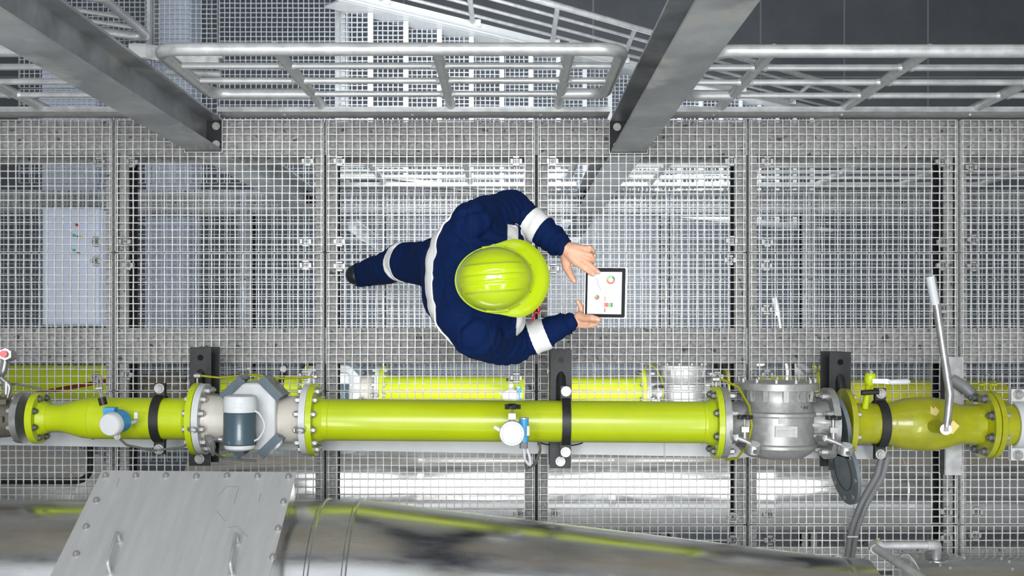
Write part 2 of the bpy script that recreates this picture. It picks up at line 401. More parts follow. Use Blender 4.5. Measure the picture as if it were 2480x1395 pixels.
# landing edge beams
mb = MB(); ibeam(mb, (-1.19, 1.05, LV-.03), (-1.19, 3.0, LV-.03), .07, .2)
tag(mb.build('landing_beam', 'galv', smooth=False), 'grey landing edge beam at the head of the lower stair', 'beam')
mb = MB().box((-2.525, 2.0, LV-.15), (-2.505, 3.0, LV+.06))
tag(mb.build('landing_edge_plate', 'galv', smooth=False), 'upright pale edge plate between two lower landing gratings in the upper left', 'plate')

# ------------------------------------------------------------------ columns
def column(x0, x1, y0, y1, lb):
    t = thing('steel_column', lb, 'column', ((x0+x1)/2, (y0+y1)/2, -7))
    tf = .011; xc = (x0+x1)/2
    MB().box((x0, y0, -7), (x1, y0+tf, 7.5)).build('front_flange', 'column', t, smooth=False)
    MB().box((x0, y1-tf, -7), (x1, y1, 7.5)).build('rear_flange', 'column', t, smooth=False)
    MB().box((xc-.005, y0+tf, -7), (xc+.005, y1-tf, 7.5)).build('web', 'column', t, smooth=False)
    for z in (-.05, LV-.05):
        pl = MB().box((x0-.004, y0+tf+.001, z), (x1+.004, y1-tf-.001, z+.012)).build('splice_plate', 'dark', t, smooth=False)
        for sx in (-1, 1):
            for yy in (y0+.035, y1-.035):
                MB().hexbolt((xc+sx*.05, yy, z+.012), (0, 0, 1), .014, .012).build('bolt', 'bolt', pl)
column(-1.525, -1.364, .867, 1.024, 'grey steel H section column rising to the upper left corner')
column(.485, .648, .859, 1.02, 'grey steel H section column rising to the top right of centre')

# ------------------------------------------------------------------ toe boards and guardrails
for z, lb in ((0, 'walkway'), (LV, 'lower platform')):
    for a, b, l2 in (((-3.3), -1.54, 'left of the left column'), (-1.35, .47, 'between the two columns'), (.66, 3.3, 'right of the right column')):
        if z and a < -2: continue
        mb = MB().box((a, 1.026, z-.03), (b, 1.034, z+.115)).box((a, 1.034, z+.103), (b, 1.05, z+.112))
        for k in range(int((b-a)/.6)):
            mb.cyl((a+.3+.6*k, 1.02, z+.05), (a+.3+.6*k, 1.026, z+.05), .009, n=8)
        tag(mb.build('toe_board', 'galv', smooth=False), 'upright steel toe board on the %s edge %s' % (lb, l2), 'toe board')
ZB, ZR = [.36, .603, .847], 1.09
def guardrail(lb, posts, y, z, xl=None, xr=None, xlo=None, xhi=None, m='galv'):
    """closed tube loops on ends xl / xr, open run to xlo / xhi otherwise"""
    t = thing('guardrail', lb, 'guardrail', (posts[0], y, z))
    R = .0245; L = xl if xl is not None else xlo; Rr = xr if xr is not None else xhi
    path = []
    if xl is not None: path += [(posts[0], y, z+ZB[0]), (xl, y, z+ZB[0]), (xl, y, z+ZR)]
    else: path += [(L, y, z+ZR)]
    if xr is not None: path += [(xr, y, z+ZR), (xr, y, z+ZB[0]), (posts[-1], y, z+ZB[0])]
    else: path += [(Rr, y, z+ZR)]
    MB().tube(fillet(path, .09, 8), R, 16).build('top_rail', m, t)
    for k, zz in enumerate(ZB):
        a = L if (k > 0 or xl is None) else posts[0]; b = Rr if (k > 0 or xr is None) else posts[-1]
        MB().tube([(a, y, z+zz), (b, y, z+zz)], .0135, 12).build('mid_rail', m, t)
    for p in posts:
        po = MB().tube([(p, y+.006, z-.02), (p, y+.006, z+ZR)], .0215, 14)
        po.box((p-.03, 1.034, z+.0), (p+.03, y-.012, z+.08))
        po = po.build('post', m, t)
        w_ = MB()
        for zz in ZB:
            for s_ in (-1, 1): w_.cyl((p+s_*.019, y, z+zz), (p+s_*.034, y, z+zz), .0175, .0145, n=12)
        w_.build('weld_collar', m, po, kind='stuff')
    return t
guardrail('bright galvanised guardrail with rounded closed ends between the two columns', [-.867, -.268, .229], 1.052, 0, xl=-1.305, xr=.425)
guardrail('galvanised guardrail running off the right edge beside the right column', [.982, 1.56, 2.17, 2.75], 1.045, 0, xl=.76, xhi=3.3)
guardrail('galvanised guardrail at the left edge passing behind the left column', [-2.75, -2.17, -1.62], 1.048, 0, xr=-1.45, xlo=-3.3)
guardrail('blurred lower platform guardrail seen through the gratings between the columns', [-.867, -.268, .229], 1.052, LV, xl=-1.2, xr=.405)
guardrail('blurred lower platform guardrail seen through the gratings on the right', [.982, 1.56, 2.17, 2.75, 3.3], 1.045, LV, xl=.76, xhi=4.2)

# ------------------------------------------------------------------ lower staircase descending to the right
st = thing('staircase', 'galvanised steel stair with mesh treads descending to the right below the guardrail', 'staircase', (-.956, 1.1, LV))
NST = 19; GO, RI = .23, .2
SY0, SY1 = 1.10, 2.26
for i in range(NST):
    xe = -.956 + GO*i; z = LV - RI*(i+1) + RI; x0 = xe - GO - .03
    if i == 0: x0 = -1.18
    if i == 0:
        tr = MB().box((xe-.035, SY0, z-.03), (xe, SY1, z+.004)).build('tread', 'white', st, smooth=False)
        fr, b, r = grating_parts(xe-.035-x0, SY1-SY0, seed=5, th=1.4)
    else:
        tr = MB().box((xe-.034, SY0, z-.03), (xe, SY1, z+.004)).build('tread', 'white', st, smooth=False)
        fr, b, r = grating_parts(GO-.004, SY1-SY0, seed=5, th=1.4)
        x0 = xe - .034 - (GO-.004)
    m_ = MB()
    for q in (fr, b, r): m_.add([v + Vector((x0, SY0, z)) for v in q.v], q.f)
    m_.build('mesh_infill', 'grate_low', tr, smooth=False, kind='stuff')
sl = -RI/GO
def xs(x): return LV + (x + .956) * sl
for y in (SY0-.01, SY1+.01):
    xe = -.956 + GO*NST
    s_ = MB(); s_.bar((-1.2, y, xs(-1.2)-.02), (xe, y, xs(xe)-.02), .012, .24)
    s_.bar((-1.2, y + (.035 if y > 1.5 else 0), xs(-1.2)+.09), (xe, y + (.035 if y > 1.5 else 0), xs(xe)+.09), .085 if y > 1.5 else .04, .01)
    s_.build('stringer', 'white', st, smooth=False)
hr = thing('stair_handrail', 'sloping galvanised handrail along the far side of the lower stair', 'handrail', (-.9, 2.33, LV))
HY = 2.34; xe = -.956 + GO*NST
for k, (dz, rr) in enumerate(((1.0, .024), (.74, .0135), (.48, .0135), (.24, .0135))):
    MB().tube([(-1.5, HY, xs(-1.3)+dz+.1), (-1.25, HY, xs(-1.25)+dz+.05), (xe, HY, xs(xe)+dz)], rr, 10).build('top_rail' if k == 0 else 'mid_rail', 'galv', hr)
for i in range(9):
    x = -.89 + i*.62
    if x < xe: 
        po = MB().tube([(x, HY, xs(x)+.0), (x, HY, xs(x)+1.0)], .02, 10).build('post', 'galv', hr)
        MB().box((x-.06, HY-.03, xs(x)+.06), (x+.06, HY+.02, xs(x)+.1)).build('bracket', 'white', po, smooth=False)
# landing handrail ascending to the left
lh = thing('stair_handrail', 'sloping tube handrail with rounded end in the upper left corner', 'handrail', (-2.42, 2.0, -2.1))
def zl(x, dz): return -2.16 - (x + 2.42) * .62 + dz
pth = [(-3.6, 2.0, zl(-3.6, 0)), (-2.42, 2.0, zl(-2.42, 0)), (-2.42, 2.0, zl(-2.42, .85)), (-3.6, 2.0, zl(-3.6, .85))]
MB().tube(fillet(pth, .08, 8), .028, 14).build('top_rail', 'galv', lh)
for dz in (.24, .47): MB().tube([(-3.6, 2.0, zl(-3.6, dz)), (-2.42, 2.0, zl(-2.42, dz))], .016, 10).build('mid_rail', 'galv', lh)
MB().tube([(-3.05, 2.01, zl(-3.05, -.25)), (-3.05, 2.01, zl(-3.05, .85))], .024, 10).build('post', 'galv', lh)
sg = MB(); sg.bar((-2.42, 1.93, -2.44), (-2.0, 1.93, -2.46), .02, .2); sg.bar((-2.6, 1.96, -2.30), (-2.02, 1.90, -2.36), .1, .012)
sgo = sg.build('landing_stringer', 'galv', smooth=False); tag(sgo, 'pale steel channel on the lower landing behind the rounded end of the guardrail', 'steel channel')
MB().box((-2.62, 1.905, -2.30), (-2.5, 2.0, -2.285)).build('end_plate', 'white', sgo, smooth=False)
MB().tube([(-2.4, 1.84, -2.42), (-2.02, 1.82, -2.42)], .025, 12).build('tube', 'galv', sgo)

# ------------------------------------------------------------------ pale things under / on the lower platform
cb = thing('control_cabinet', 'pale blue control cabinet with tiny lamps below the left gratings', 'cabinet', (-2.95, .44, LV))
MB().box((-3.14, .06, LV+.03), (-2.76, .84, LV+.32)).build('body', 'pale', cb, smooth=False)
MB().box((-3.125, .075, LV+.32), (-2.775, .825, LV+.33)).build('door', 'pale', cb, smooth=False)
for x, y, c in ((-2.90, .73, 'red'), (-2.92, .66, 'green'), (-2.92, .56, 'green'), (-2.89, .65, 'black'), (-2.865, .65, 'sticker'), (-2.89, .54, 'black')):
    MB().cyl((x, y, LV+.33), (x, y, LV+.345), .009, n=10).build('indicator_lamp', c, cb, label={'red': 'red lamp', 'green': 'green lamp', 'black': 'black knob', 'sticker': 'beige lamp'}[c])
def duct_run(lb, x0, x1, y0, y1, z):
    t = thing('cable_duct', lb, 'cable duct', ((x0+x1)/2, y0, z))
    MB().box((x0, y0, z-.3), (x1, y1, z)).build('body', 'pale', t, smooth=False)
    for k in range(int((y1-y0)/.8)+1): MB().box((x0-.01, y0+.8*k, z-.3), (x1+.01, y0+.8*k+.03, z+.008)).build('joint_band', 'pale', t, smooth=False)
duct_run('pale blue boxed duct running below the lower platform left of the worker', -2.83, -2.49, .04, 3.4, -3.25)
duct_run('pale blue boxed duct at the far left below the lower platform', -3.62, -3.2, 1.0, 2.2, -3.2)

# ------------------------------------------------------------------ pipeline (built once, repeated on the lower level)
PY0, PZ, PRZ = -.368, .55, math.radians(-.4)
PR = .0875
LINE = []
def pline(name, lb, cat, X, group=None):
    """pipeline item; local frame: x along pipe, y towards the walkway, z up, origin on the axis at X"""
    t = thing(name, lb, cat, (X, PY0 + X*math.tan(PRZ), PZ), group, rz=PRZ, local=True)
    LINE.append(t); return t
def DX(px, d=4.45): return (px - NX) * d / FPX
def bolts(parent, x, R, n, d, r=.013, h=.014, ph=0, m='bolt', both=None):
    for i in range(n):
        a = 2*PI*(i+.5)/n + ph
        p = (x, R*math.cos(a), R*math.sin(a))
        mb = MB().hexbolt(p, (d, 0, 0), r, h)
        if both: mb.hexbolt((x - d*both, p[1], p[2]), (-d, 0, 0), r, h)
        mb.build('bolt', m, parent)
def fl_prof(t, R, r, side):   # welding neck profile from flange face to the pipe
    return [(0, R), (t*side, R), (t*side, r+.02), ((t+.05)*side, r)]

# left end casting
X0 = DX(92)
t = pline('gate_valve_body', 'brown grey cast valve body cut by the left edge', 'valve', X0-.16)
MB().lathe([(-.25, .09), (-.02, .10), (0, .085), (.06, .08), (.09, .075)], n=28).build('body', 'brown', t)
MB().box((-.2, -.012, .09), (.06, .012, .105)).box((-.2, .06, .05), (.06, .08, .075)).build('rib', 'brown', t, smooth=False)
MB().lathe([(.085, .107), (.112, .107)], n=40).build('flange', 'steel', t, label='bright machined steel flange')
bolts(t, .085, .09, 8, -1, m='bolt')
# reducer spool
Xa, Xb = X0, DX(468)
t = pline('reducer_pipe', 'lime yellow pipe spool with conical reducer at the left', 'pipe', Xa)
L = Xb - Xa
MB().lathe([(.02, .06), (.07, .057), (.10, .058), (.13, .066), (.19, .083), (.23, PR), (.24, PR), (L-.012, PR)], n=48).build('pipe', 'yellow', t)
f = MB().lathe([(-.01, .108), (.018, .108), (.018, .075), (.05, .06)], n=48).build('flange', 'yellow', t)
bolts(f, .018, .088, 8, 1, .011, .013, m='dbolt')
MB().tube([(.235, (PR+.001)*math.cos(a*PI/20), (PR+.001)*math.sin(a*PI/20)) for a in range(40)], .0025, 6, closed=True).build('weld_bead', 'yellow', t)
# black clamps
def clamp(px, lb, m='black', wdt=.036):
    c = pline('pipe_clamp', lb, 'pipe clamp', DX(px))
    for s_, nm in ((1, 'upper_half'), (-1, 'lower_half')):
        r0, r1 = PR+.002, PR+.012; n = 20; vs = []; fs = []
        for i in range(n+1):
            a = PI*i/n
            for x in (-wdt/2, wdt/2):
                for r in (r0, r1): vs.append((x, r*math.cos(a), s_*r*math.sin(a)))
        for i in range(n):
            o = i*4; fs += [(o, o+4, o+5, o+1), (o+2, o+3, o+7, o+6), (o+1, o+5, o+7, o+3), (o, o+2, o+6, o+4)]
        mb = MB().add(vs, fs)
        for sd in (-1, 1):
            z0, z1 = (.003, .013) if s_ > 0 else (-.013, -.003)
            mb.box((-wdt/2-.004, min(sd*(PR-.002), sd*(PR+.062)), z0), (wdt/2+.004, max(sd*(PR-.002), sd*(PR+.062)), z1))
        mb.build(nm, m, c)
    for sd in (-1, 1):
        MB().hexbolt((0, sd*(PR+.04), .013), (0, 0, 1), .016, .02).cyl((0, sd*(PR+.04), -.05), (0, sd*(PR+.04), .013), .008, n=8).build('bolt', 'bolt', c)
    return c
clamp(388, 'black pipe clamp on the reducer pipe beside the cable gland transmitter')
clamp(1370, 'black pipe clamp at the middle of the long straight yellow pipe')
clamp(2130, 'black pipe clamp beside the pipe ball valve')
# meter flanges and meter
FR = .152
def flange_pair(owner, x, side, m1='yellow', m2='white'):
    pass
Xf1 = DX(479)
t = pline('meter_inlet_flange', 'lime yellow pipe flange left of the white flow meter', 'flange', Xf1)
fo = MB().lathe([(-.045, PR), (-.012, PR+.014), (-.012, FR), (.012, FR), (.012, PR)], n=56).build('flange_disc', 'yellow', t)
bolts(t, -.012, .125, 12, -1, m='bolt')
MB().tube([(0, FR-.005, .01), (0, FR+.03, .01)], .004, 6).hexbolt((0, FR+.03, .01), (1, 0, 0), .009, .012).hexbolt((0, FR+.03, .01), (-1, 0, 0), .009, .012).build('earthing_lug', 'bolt', t)
XM = DX(622)
t = pline('flow_meter', 'white octagonal flow meter with slate blue transmitter drum', 'flow meter', XM)
a0, a1 = Xf1 + .014 - XM, DX(761) - .014 - XM
MB().lathe([(a0, .08), (a0+.026, FR-.002), (a0+.027, FR-.002)], n=8) 
for nm, xa, xb in (('inlet_flange', a0, a0+.026), ('outlet_flange', a1-.026, a1)):
    fl = MB().lathe([(xa, FR-.003), (xb, FR-.003)], n=56).build(nm, 'white', t)
    bolts(fl, xb if nm[0] == 'i' else xa, .125, 12, 1 if nm[0] == 'i' else -1, .013, .02, m='bolt')
    MB().tube([(( xa+xb)/2 + .018*math.cos(a*PI/8), -.03 + .012*math.sin(a*PI/8), FR+.012+.016*math.sin(a*PI/8)) for a in range(16)], .004, 6, closed=True).build('lifting_eye', 'bolt', fl)
MB().lathe([(a0+.026, .105), (a0+.07, .098), (-.088, .098)], n=40).build('inlet_neck', 'cream', t)
MB().lathe([(.1, .098), (a1-.05, .10), (a1-.026, .108)], n=40).build('outlet_neck', 'cream', t)
w8, h8, ch = .098, .138, .05; HX, HY = .008, .02
octa = [(w8-ch, -h8), (w8, -h8+ch), (w8, h8-ch), (w8-ch, h8), (-w8+ch, h8), (-w8, h8-ch), (-w8, -h8+ch), (-w8+ch, -h8)]
hs = MB()
vs = []
for z, s_ in ((-.13, 1), (.118, 1), (.125, .96)):
    vs += [(x*s_+HX, y*s_+HY, z) for x, y in octa]
fs = [(k*8+i, k*8+(i+1) % 8, (k+1)*8+(i+1) % 8, (k+1)*8+i) for k in range(2) for i in range(8)] + [tuple(range(8))[::-1], tuple(range(16, 24))]
hs.add(vs, fs).build('housing', 'white', t, smooth=False)
for sx in (-1, 1):
    for sy in (-1, 1):
        c = Vector((sx*(w8-ch/2+.006)+HX, sy*(h8-ch/2+.006)+HY, 0)); ang = math.atan2(sy, sx)
        mt = Matrix.Translation(c) @ Matrix.Rotation(ang, 4, 'Z')
        MB().box((-.006, -.056, .0), (.016, .056, .138), mt).box((-.02, -.056, .122), (.0, .056, .14), mt).build('corner_guard', 'slate', t, smooth=False)
# transmitter drum: axis along y, stands on a stub
DZ = .235; dc = -.010
MB().cyl((dc, -.0, .12), (dc, -.0, .22), .035, n=20).build('neck_stub', 'white', t)
DY0 = .008
dr = MB().lathe([(-.09, .062), (-.085, .066), (.035, .066), (.038, .064), (.04, .067)], o=(dc, DY0, DZ), ax=(0, 1, 0), n=40).build('transmitter_drum', 'slate', t, label='slate blue transmitter drum')
MB().lathe([(.04, .066), (.045, .068), (.085, .068), (.103, .063), (.108, .05)], o=(dc, DY0, DZ), ax=(0, 1, 0), n=40).build('upper_cap', 'white', dr)
MB().lathe([(-.09, .064), (-.104, .06), (-.112, .048)], o=(dc, DY0, DZ), ax=(0, 1, 0), n=40).build('lower_cap', 'white', dr)
MB().cyl((dc-.058, -.065, DZ), (dc-.085, -.06, DZ), .012, n=12).cyl((dc-.06, -.065, DZ+.01), (dc-.02, -.07, DZ+.055), .012, n=12).build('cable_gland', 'steel', dr)
hp = [(dc+.05, .06, DZ+.02)] + [(dc+.066+.035*math.sin(PI*k/10), .06-.13*k/10, DZ+.02) for k in range(1, 10)] + [(dc+.05, -.07, DZ+.02)]
MB().tube(hp, .004, 8).build('wire_bail', 'white', dr)
lbm = MB()
for k in range(3): lbm.box((dc-.01, .068+.009*k, DZ+.0672), (dc+.022, .071+.009*k, DZ+.0685))
lbm.build('label_print', 's_grey', dr, smooth=False)
MB().tube(fillet([(dc-.085, -.06, DZ), (dc-.115, -.065, DZ-.02), (dc-.12, -.12, DZ-.05), (dc-.10, -.15, DZ-.12), (dc+.02, -.17, .05)], .03), .0055, 8).build('signal_cable', 'cable', t)
for k in range(3):
    MB().tube(fillet([(a0+.05+.008*k, -.05, .12), (a0+.075+.01*k, -.09, .13), (a0+.08, -.14-.006*k, .10), (a0+.055+.006*k, -.11, .09)], .03, 6, closed=True), .005, 8, closed=True).build('cable_coil', 'cable', t)
Xf2 = DX(761)
t = pline('meter_outlet_flange', 'lime yellow pipe flange right of the white flow meter', 'flange', Xf2)
MB().lathe([(-.012, PR), (-.012, FR), (.012, FR), (.012, PR+.014), (.045, PR)], n=56).build('flange_disc', 'yellow', t)
bolts(t, .012, .125, 12, 1, m='bolt')
MB().tube([(0, FR-.005, .01), (0, FR+.03, .01)], .004, 6).hexbolt((0, FR+.03, .01), (1, 0, 0), .009, .012).build('earthing_lug', 'bolt', t)
t = pline('earthing_strap', 'thin green and yellow earthing strap arching over the flow meter', 'cable', XM)
MB().tube(fillet([(Xf1-XM+.01, FR+.03, .0), (-.16, FR+.022, .0), (-.02, FR+.035, -.01), (.1, FR+.02, -.01), (Xf2-XM-.01, FR+.028, 0)], .08), .0045, 8).build('strap', 'ochre', t)
# long pipe
XL0, XL1 = Xf2 + .013, DX(1733) - .013
t = pline('long_pipe', 'long straight lime yellow pipe across the middle', 'pipe', XL0)
MB().lathe([(.0, PR), (XL1-XL0, PR)], n=64).build('pipe', 'yellow', t)
for px_ in (800, 1700):
    MB().tube([(DX(px_)-XL0, (PR+.0005)*math.cos(a*PI/20), (PR+.0005)*math.sin(a*PI/20)) for a in range(40)], .002, 6, closed=True).build('weld_bead', 'yellow', t)
# filter
Xf3 = DX(1733)
t = pline('filter_inlet_flange', 'lime yellow pipe flange left of the cast filter', 'flange', Xf3)
MB().lathe([(-.045, PR), (-.012, PR+.014), (-.012, FR), (.012, FR), (.012, PR)], n=56).build('flange_disc', 'yellow', t)
bolts(t, -.012, .125, 8, -1, m='dbolt')
XF = DX(1880)
t = pline('filter_housing', 'cast aluminium gas filter with bolted round cover', 'filter', XF)
prof = [(-.152, .0), (-.150, .06), (-.140, .115), (-.120, .145), (-.105, .158), (-.098, .168), (-.086, .168), (-.08, .160), (.03, .160), (.036, .168), (.048, .168), (.054, .158), (.09, .145), (.12, .14), (.142, .15)]
MB().lathe(prof, ax=(0, 1, 0), n=64).build('body', 'cast', t)
cv = MB().lathe([(.142, .172), (.168, .172), (.172, .168), (.176, .12), (.176, .001)], ax=(0, 1, 0), n=64).build('cover', 'cast', t)
for i in range(12):
    a = 2*PI*(i+.5)/12
    MB().hexbolt((.155*math.cos(a), .17, .155*math.sin(a)), (0, 1, 0), .009, .016).build('bolt', 'bolt', cv)
rb = MB()
for a in (-60, -30, 0, 30, 60):
    a = math.radians(a); rb.bar((.148*math.sin(a), .095, .148*math.cos(a)), (.152*math.sin(a), .142, .152*math.cos(a)), .022, .012, up=(math.sin(a), 0, math.cos(a)))
rb.build('cover_boss', 'cast', t)
emb = MB().box((-.045, -.045, .155), (.045, .0, .163)).bar((-.035, -.022, .165), (.03, -.022, .165), .006, .005)
emb.prism([(.03, -.034, .164), (.042, -.022, .164), (.03, -.010, .164)], (0, 0, .004)).box((-.03, .01, .155), (.005, .035, .163)).build('flow_arrow_boss', 'cast', t, smooth=False)
def txt(s_, size, loc, parent, m, name='cast_lettering', rz=0, ext=.0015):
    c = bpy.data.curves.new(name, 'FONT'); c.body = s_; c.size = size; c.extrude = ext; c.align_x = 'CENTER'; c.align_y = 'CENTER'
    o = bpy.data.objects.new(name, c); COL.objects.link(o)
    dg = bpy.context.evaluated_depsgraph_get(); me = bpy.data.meshes.new_from_object(o.evaluated_get(dg))
    bpy.data.objects.remove(o); me.materials.clear(); me.materials.append(M[m])
    o = bpy.data.objects.new(name, me); COL.objects.link(o); o.parent = parent; o.location = loc; o.rotation_euler = (0, 0, rz); return o
txt('04 10', .018, (.075, .075, .134), t, 'dark', rz=PI)
xi, xo = Xf3 + .014 - XF, DX(2012) - XF
for nm, xa, xb, s_ in (('inlet_flange', xi, xi+.028, 1), ('outlet_flange', xo-.028, xo, -1)):
    fl = MB().lathe([(xa, FR-.002), (xb, FR-.002)], n=56).build(nm, 'cast', t)
    bolts(fl, xb if s_ > 0 else xa, .125, 8, s_, .013, .026, m='bolt')
MB().lathe([(xi+.028, .10), (xi+.06, .088), (-.13, .09)], n=40).build('inlet_neck', 'cast', t)
MB().lathe([(.13, .09), (xo-.06, .088), (xo-.028, .10)], n=40).build('outlet_neck', 'cast', t)
MB().box((.12, -.006, -.1), (xo-.03, .006, .1)).box((.12, -.05, -.09), (xo-.03, -.04, .09)).box((.12, .04, -.09), (xo-.03, .05, .09)).build('rib', 'cast', t, smooth=False)
t = pline('earthing_strap', 'green and yellow earthing strap looping round the left filter flange', 'cable', Xf3)
MB().tube([(.01, FR+.03, 0), (.03, FR+.028, .02), (.075, FR+.0, .10), (.105, .08, .16), (.115, .0, .165), (.10, -.08, .15), (.075, -.14, .08), (.04, -.155, .02)], .005, 8).build('strap', 'ochre', t)
MB().tube([(0, FR-.005, .0), (0, FR+.03, .0)], .005, 6).hexbolt((0, FR+.03, 0), (1, 0, 0), .01, .014).hexbolt((0, FR+.03, 0), (-1, 0, 0), .01, .014).build('earthing_lug', 'bolt', t)
# pressure test valves
def test_valve(px, lb, gx, gy):
    v = pline('test_valve', lb, 'needle valve', DX(px, 4.25))
    v.location.z += 0
    z = .19
    MB().cyl((-.035, -.05, .12), (-.03, -.045, z), .014, n=12).cyl((-.03, -.045, z), (0, -.055, z), .013, n=12).cyl((0, -.055, z), (gx*.7, gy*.8, z), .010, n=12).cyl((0, -.055, z), (0, -.02, z), .011, n=10).build('fitting', 'steel', v)
    MB().box((-.015, -.022, z-.013), (.015, .0, z+.013)).build('body', 'steel', v, smooth=False)
    MB().cyl((0, 0, z), (0, .035, z), .005, n=8).build('stem', 'steel', v)
    hw = MB()
    hw.lathe([(.03, .01), (.032, .026), (.04, .028), (.045, .02)], o=(0, 0, z), ax=(0, 1, 0), n=10)
    for k in range(5):
        a = 2*PI*k/5; hw.cyl((.024*math.cos(a), .03, z+.024*math.sin(a)), (.024*math.cos(a), .046, z+.024*math.sin(a)), .009, n=8)
    hw.build('handwheel', 'black', v)
    g = MB().lathe([(-.017, .033), (.012, .033), (.017, .030)], o=(gx, gy, z), ax=(0.05, .93, .36), n=28).build('pressure_gauge', 'steel', v)
    gg = Vector((0.05, .93, .36)).normalized(); c0 = Vector((gx, gy, z))
    MB().cyl(c0 + gg*.016, c0 + gg*.019, .026, n=24).build('dial', 'white', g)
    MB().cyl(c0 + Vector((.0, -.012, .030)), c0 + Vector((.0, -.014, .036)), .008, n=10).build('vent_plug', 'brown', g)
test_valve(1805, 'black handwheel test valve with silver gauge on the left of the filter', .035, -.085)
test_valve(2020, 'black handwheel test valve with silver gauge on the right of the filter', .05, -.088)
# spectacle blind
XB = DX(2026)
t = pline('spectacle_blind', 'blue grey round blind plate hanging below the right filter flange', 'blind plate', XB)
t.rotation_euler = (0, math.radians(5), PRZ + math.radians(10))
cy, cz = -.2, .0
n = 48; vs = []
BR = .145
out = [(cy + BR*math.cos(2*PI*i/n), cz + BR*math.sin(2*PI*i/n)) for i in range(n)]
pl = MB().prism([(-.008, y, z) for y, z in out], (.016, 0, 0))
pl.prism([(-.008, -.06, .05), (-.008, -.06, -.05), (-.008, cy+.06, cz-.1), (-.008, cy+.06, cz+.1)], (.016, 0, 0))
pl.lathe([(-.0085, .13), (.0085, .13)], n=40)
plo = pl.build('plate', 'blind', t)
rr = MB().tube([(-.0085, cy + .085*math.cos(2*PI*i/40), cz + .085*math.sin(2*PI*i/40)) for i in range(40)], .0015, 4, closed=True).build('scribed_ring', 'dark', plo)
for i in range(8):
    a = 2*PI*(i+.3)/8
    MB().cyl((-.0095, cy+.123*math.cos(a), cz+.123*math.sin(a)), (.0095, cy+.123*math.cos(a), cz+.123*math.sin(a)), .009, n=12).build('bolt_hole', 'cast', plo)
# right: flange, ball valve
Xf4 = DX(2040)
t = pline('ball_valve', 'lime yellow ball valve with bulging body and long lever', 'valve', DX(2235))
q0 = Xf4 - DX(2235)
MB().lathe([(q0, PR), (q0, FR-.005), (q0+.022, FR-.005), (q0+.022, PR+.014), (q0+.05, PR-.002), (-.155, PR-.002), (-.15, PR+.001), (-.14, PR+.001), (-.12, .095), (-.08, .107), (-.02, .113), (.04, .113), (.09, .104), (.13, .09), (.16, .082), (.2, .082), (.235, .085), (.25, FR-.02)], n=56).build('body', 'ochre', t)
fl = MB().lathe([(.245, FR-.01), (.268, FR-.01)], n=56).build('outlet_flange', 'ochre', t)
bolts(fl, .245, .118, 8, -1, .015, .02, m='dbolt')
bolts(t, q0+.022, .122, 8, 1, .012, .016, m='bolt')
MB().cyl((.0, -.0, .09), (.0, -.0, .225), .027, .02, n=16).build('stem_housing', 'ochre', t)
MB().box((.012, .0, .13), (.03, .022, .16)).build('name_plate', 'sticker', t, smooth=False)
def sticker(cx, cy, pts):
    q = [(cx+a, cy+b_, math.sqrt(max(0, .1135**2 - (cy+b_)**2)) + .001) for a, b_ in pts]
    MB().prism(q, (0, 0, .0015)).build('torn_sticker', 'sticker', t, smooth=False)
sticker(.012, .062, [(-.022, -.012), (.0, -.02), (.018, .0), (.006, .018), (-.004, .008), (-.012, .02)])
sticker(.075, -.002, [(-.025, -.02), (.004, -.03), (.03, .004), (.004, .028)])
def LP(px, py, z):   # photograph point -> this pipeline item's local frame
    q = P(px, py, z) - Vector((DX(2235), PY0 + DX(2235)*math.tan(PRZ), PZ)); return q
lz = .79
lv = MB().tube(fillet([LP(2291, 1040, lz), LP(2296, 1000, lz+.01), LP(2300, 955, lz+.01), LP(2280, 830, lz+.02), LP(2255, 672, lz+.03)], .08, 6), .0155, 12)
lv = lv.build('lever', 'steel', t, label='bent bright steel lever')
g0, g1 = LP(2263, 738, lz+.027), LP(2250, 670, lz+.031)
MB().cyl(g0, g1, .0175, n=16).build('grip', 'white', lv, label='white grip')
MB().cyl(LP(2291, 1040, lz-.03), LP(2291, 1040, lz+.014), .022, n=24).box(*[tuple(LP(2291, 1040, lz+.014) + Vector(v)) for v in ((-.008, -.008, 0), (.008, .008, .005))]).build('lever_hub', 'bolt', lv)
t = pline('coupling_flange', 'worn ochre yellow pipe flange pair at the right', 'flange', DX(2235)+.272)
MB().lathe([(0, FR-.01), (.022, FR-.01), (.022, .1), (.05, .086)], n=56).build('flange_disc', 'ochre', t)
bolts(t, .022, .118, 8, 1, .013, .016, m='bolt')
for x in (-.015, .012):
    MB().tube([(x, FR-.02, .0), (x, FR+.02, .0)], .005, 6).hexbolt((x, FR+.015, 0), (-1 if x < 0 else 1, 0, 0), .008, .02).build('earthing_lug', 'ochre', t)
MB().tube([(-.02, FR+.01, 0), (-.03, FR+.045, .01), (0, FR+.06, .01), (.03, FR+.03, .0), (.035, FR+.01, 0)], .003, 6).build('earthing_wire', 'cable', t)
XE = DX(2235)+.275
t = pline('end_pipe', 'ochre yellow pipe running off the right edge', 'pipe', XE)
MB().lathe([(.02, .086), (1.2, .086)], n=48).build('pipe', 'ochre', t)
c = clamp(2462, 'grey steel pipe clamp at the right edge', 'tray', .05)
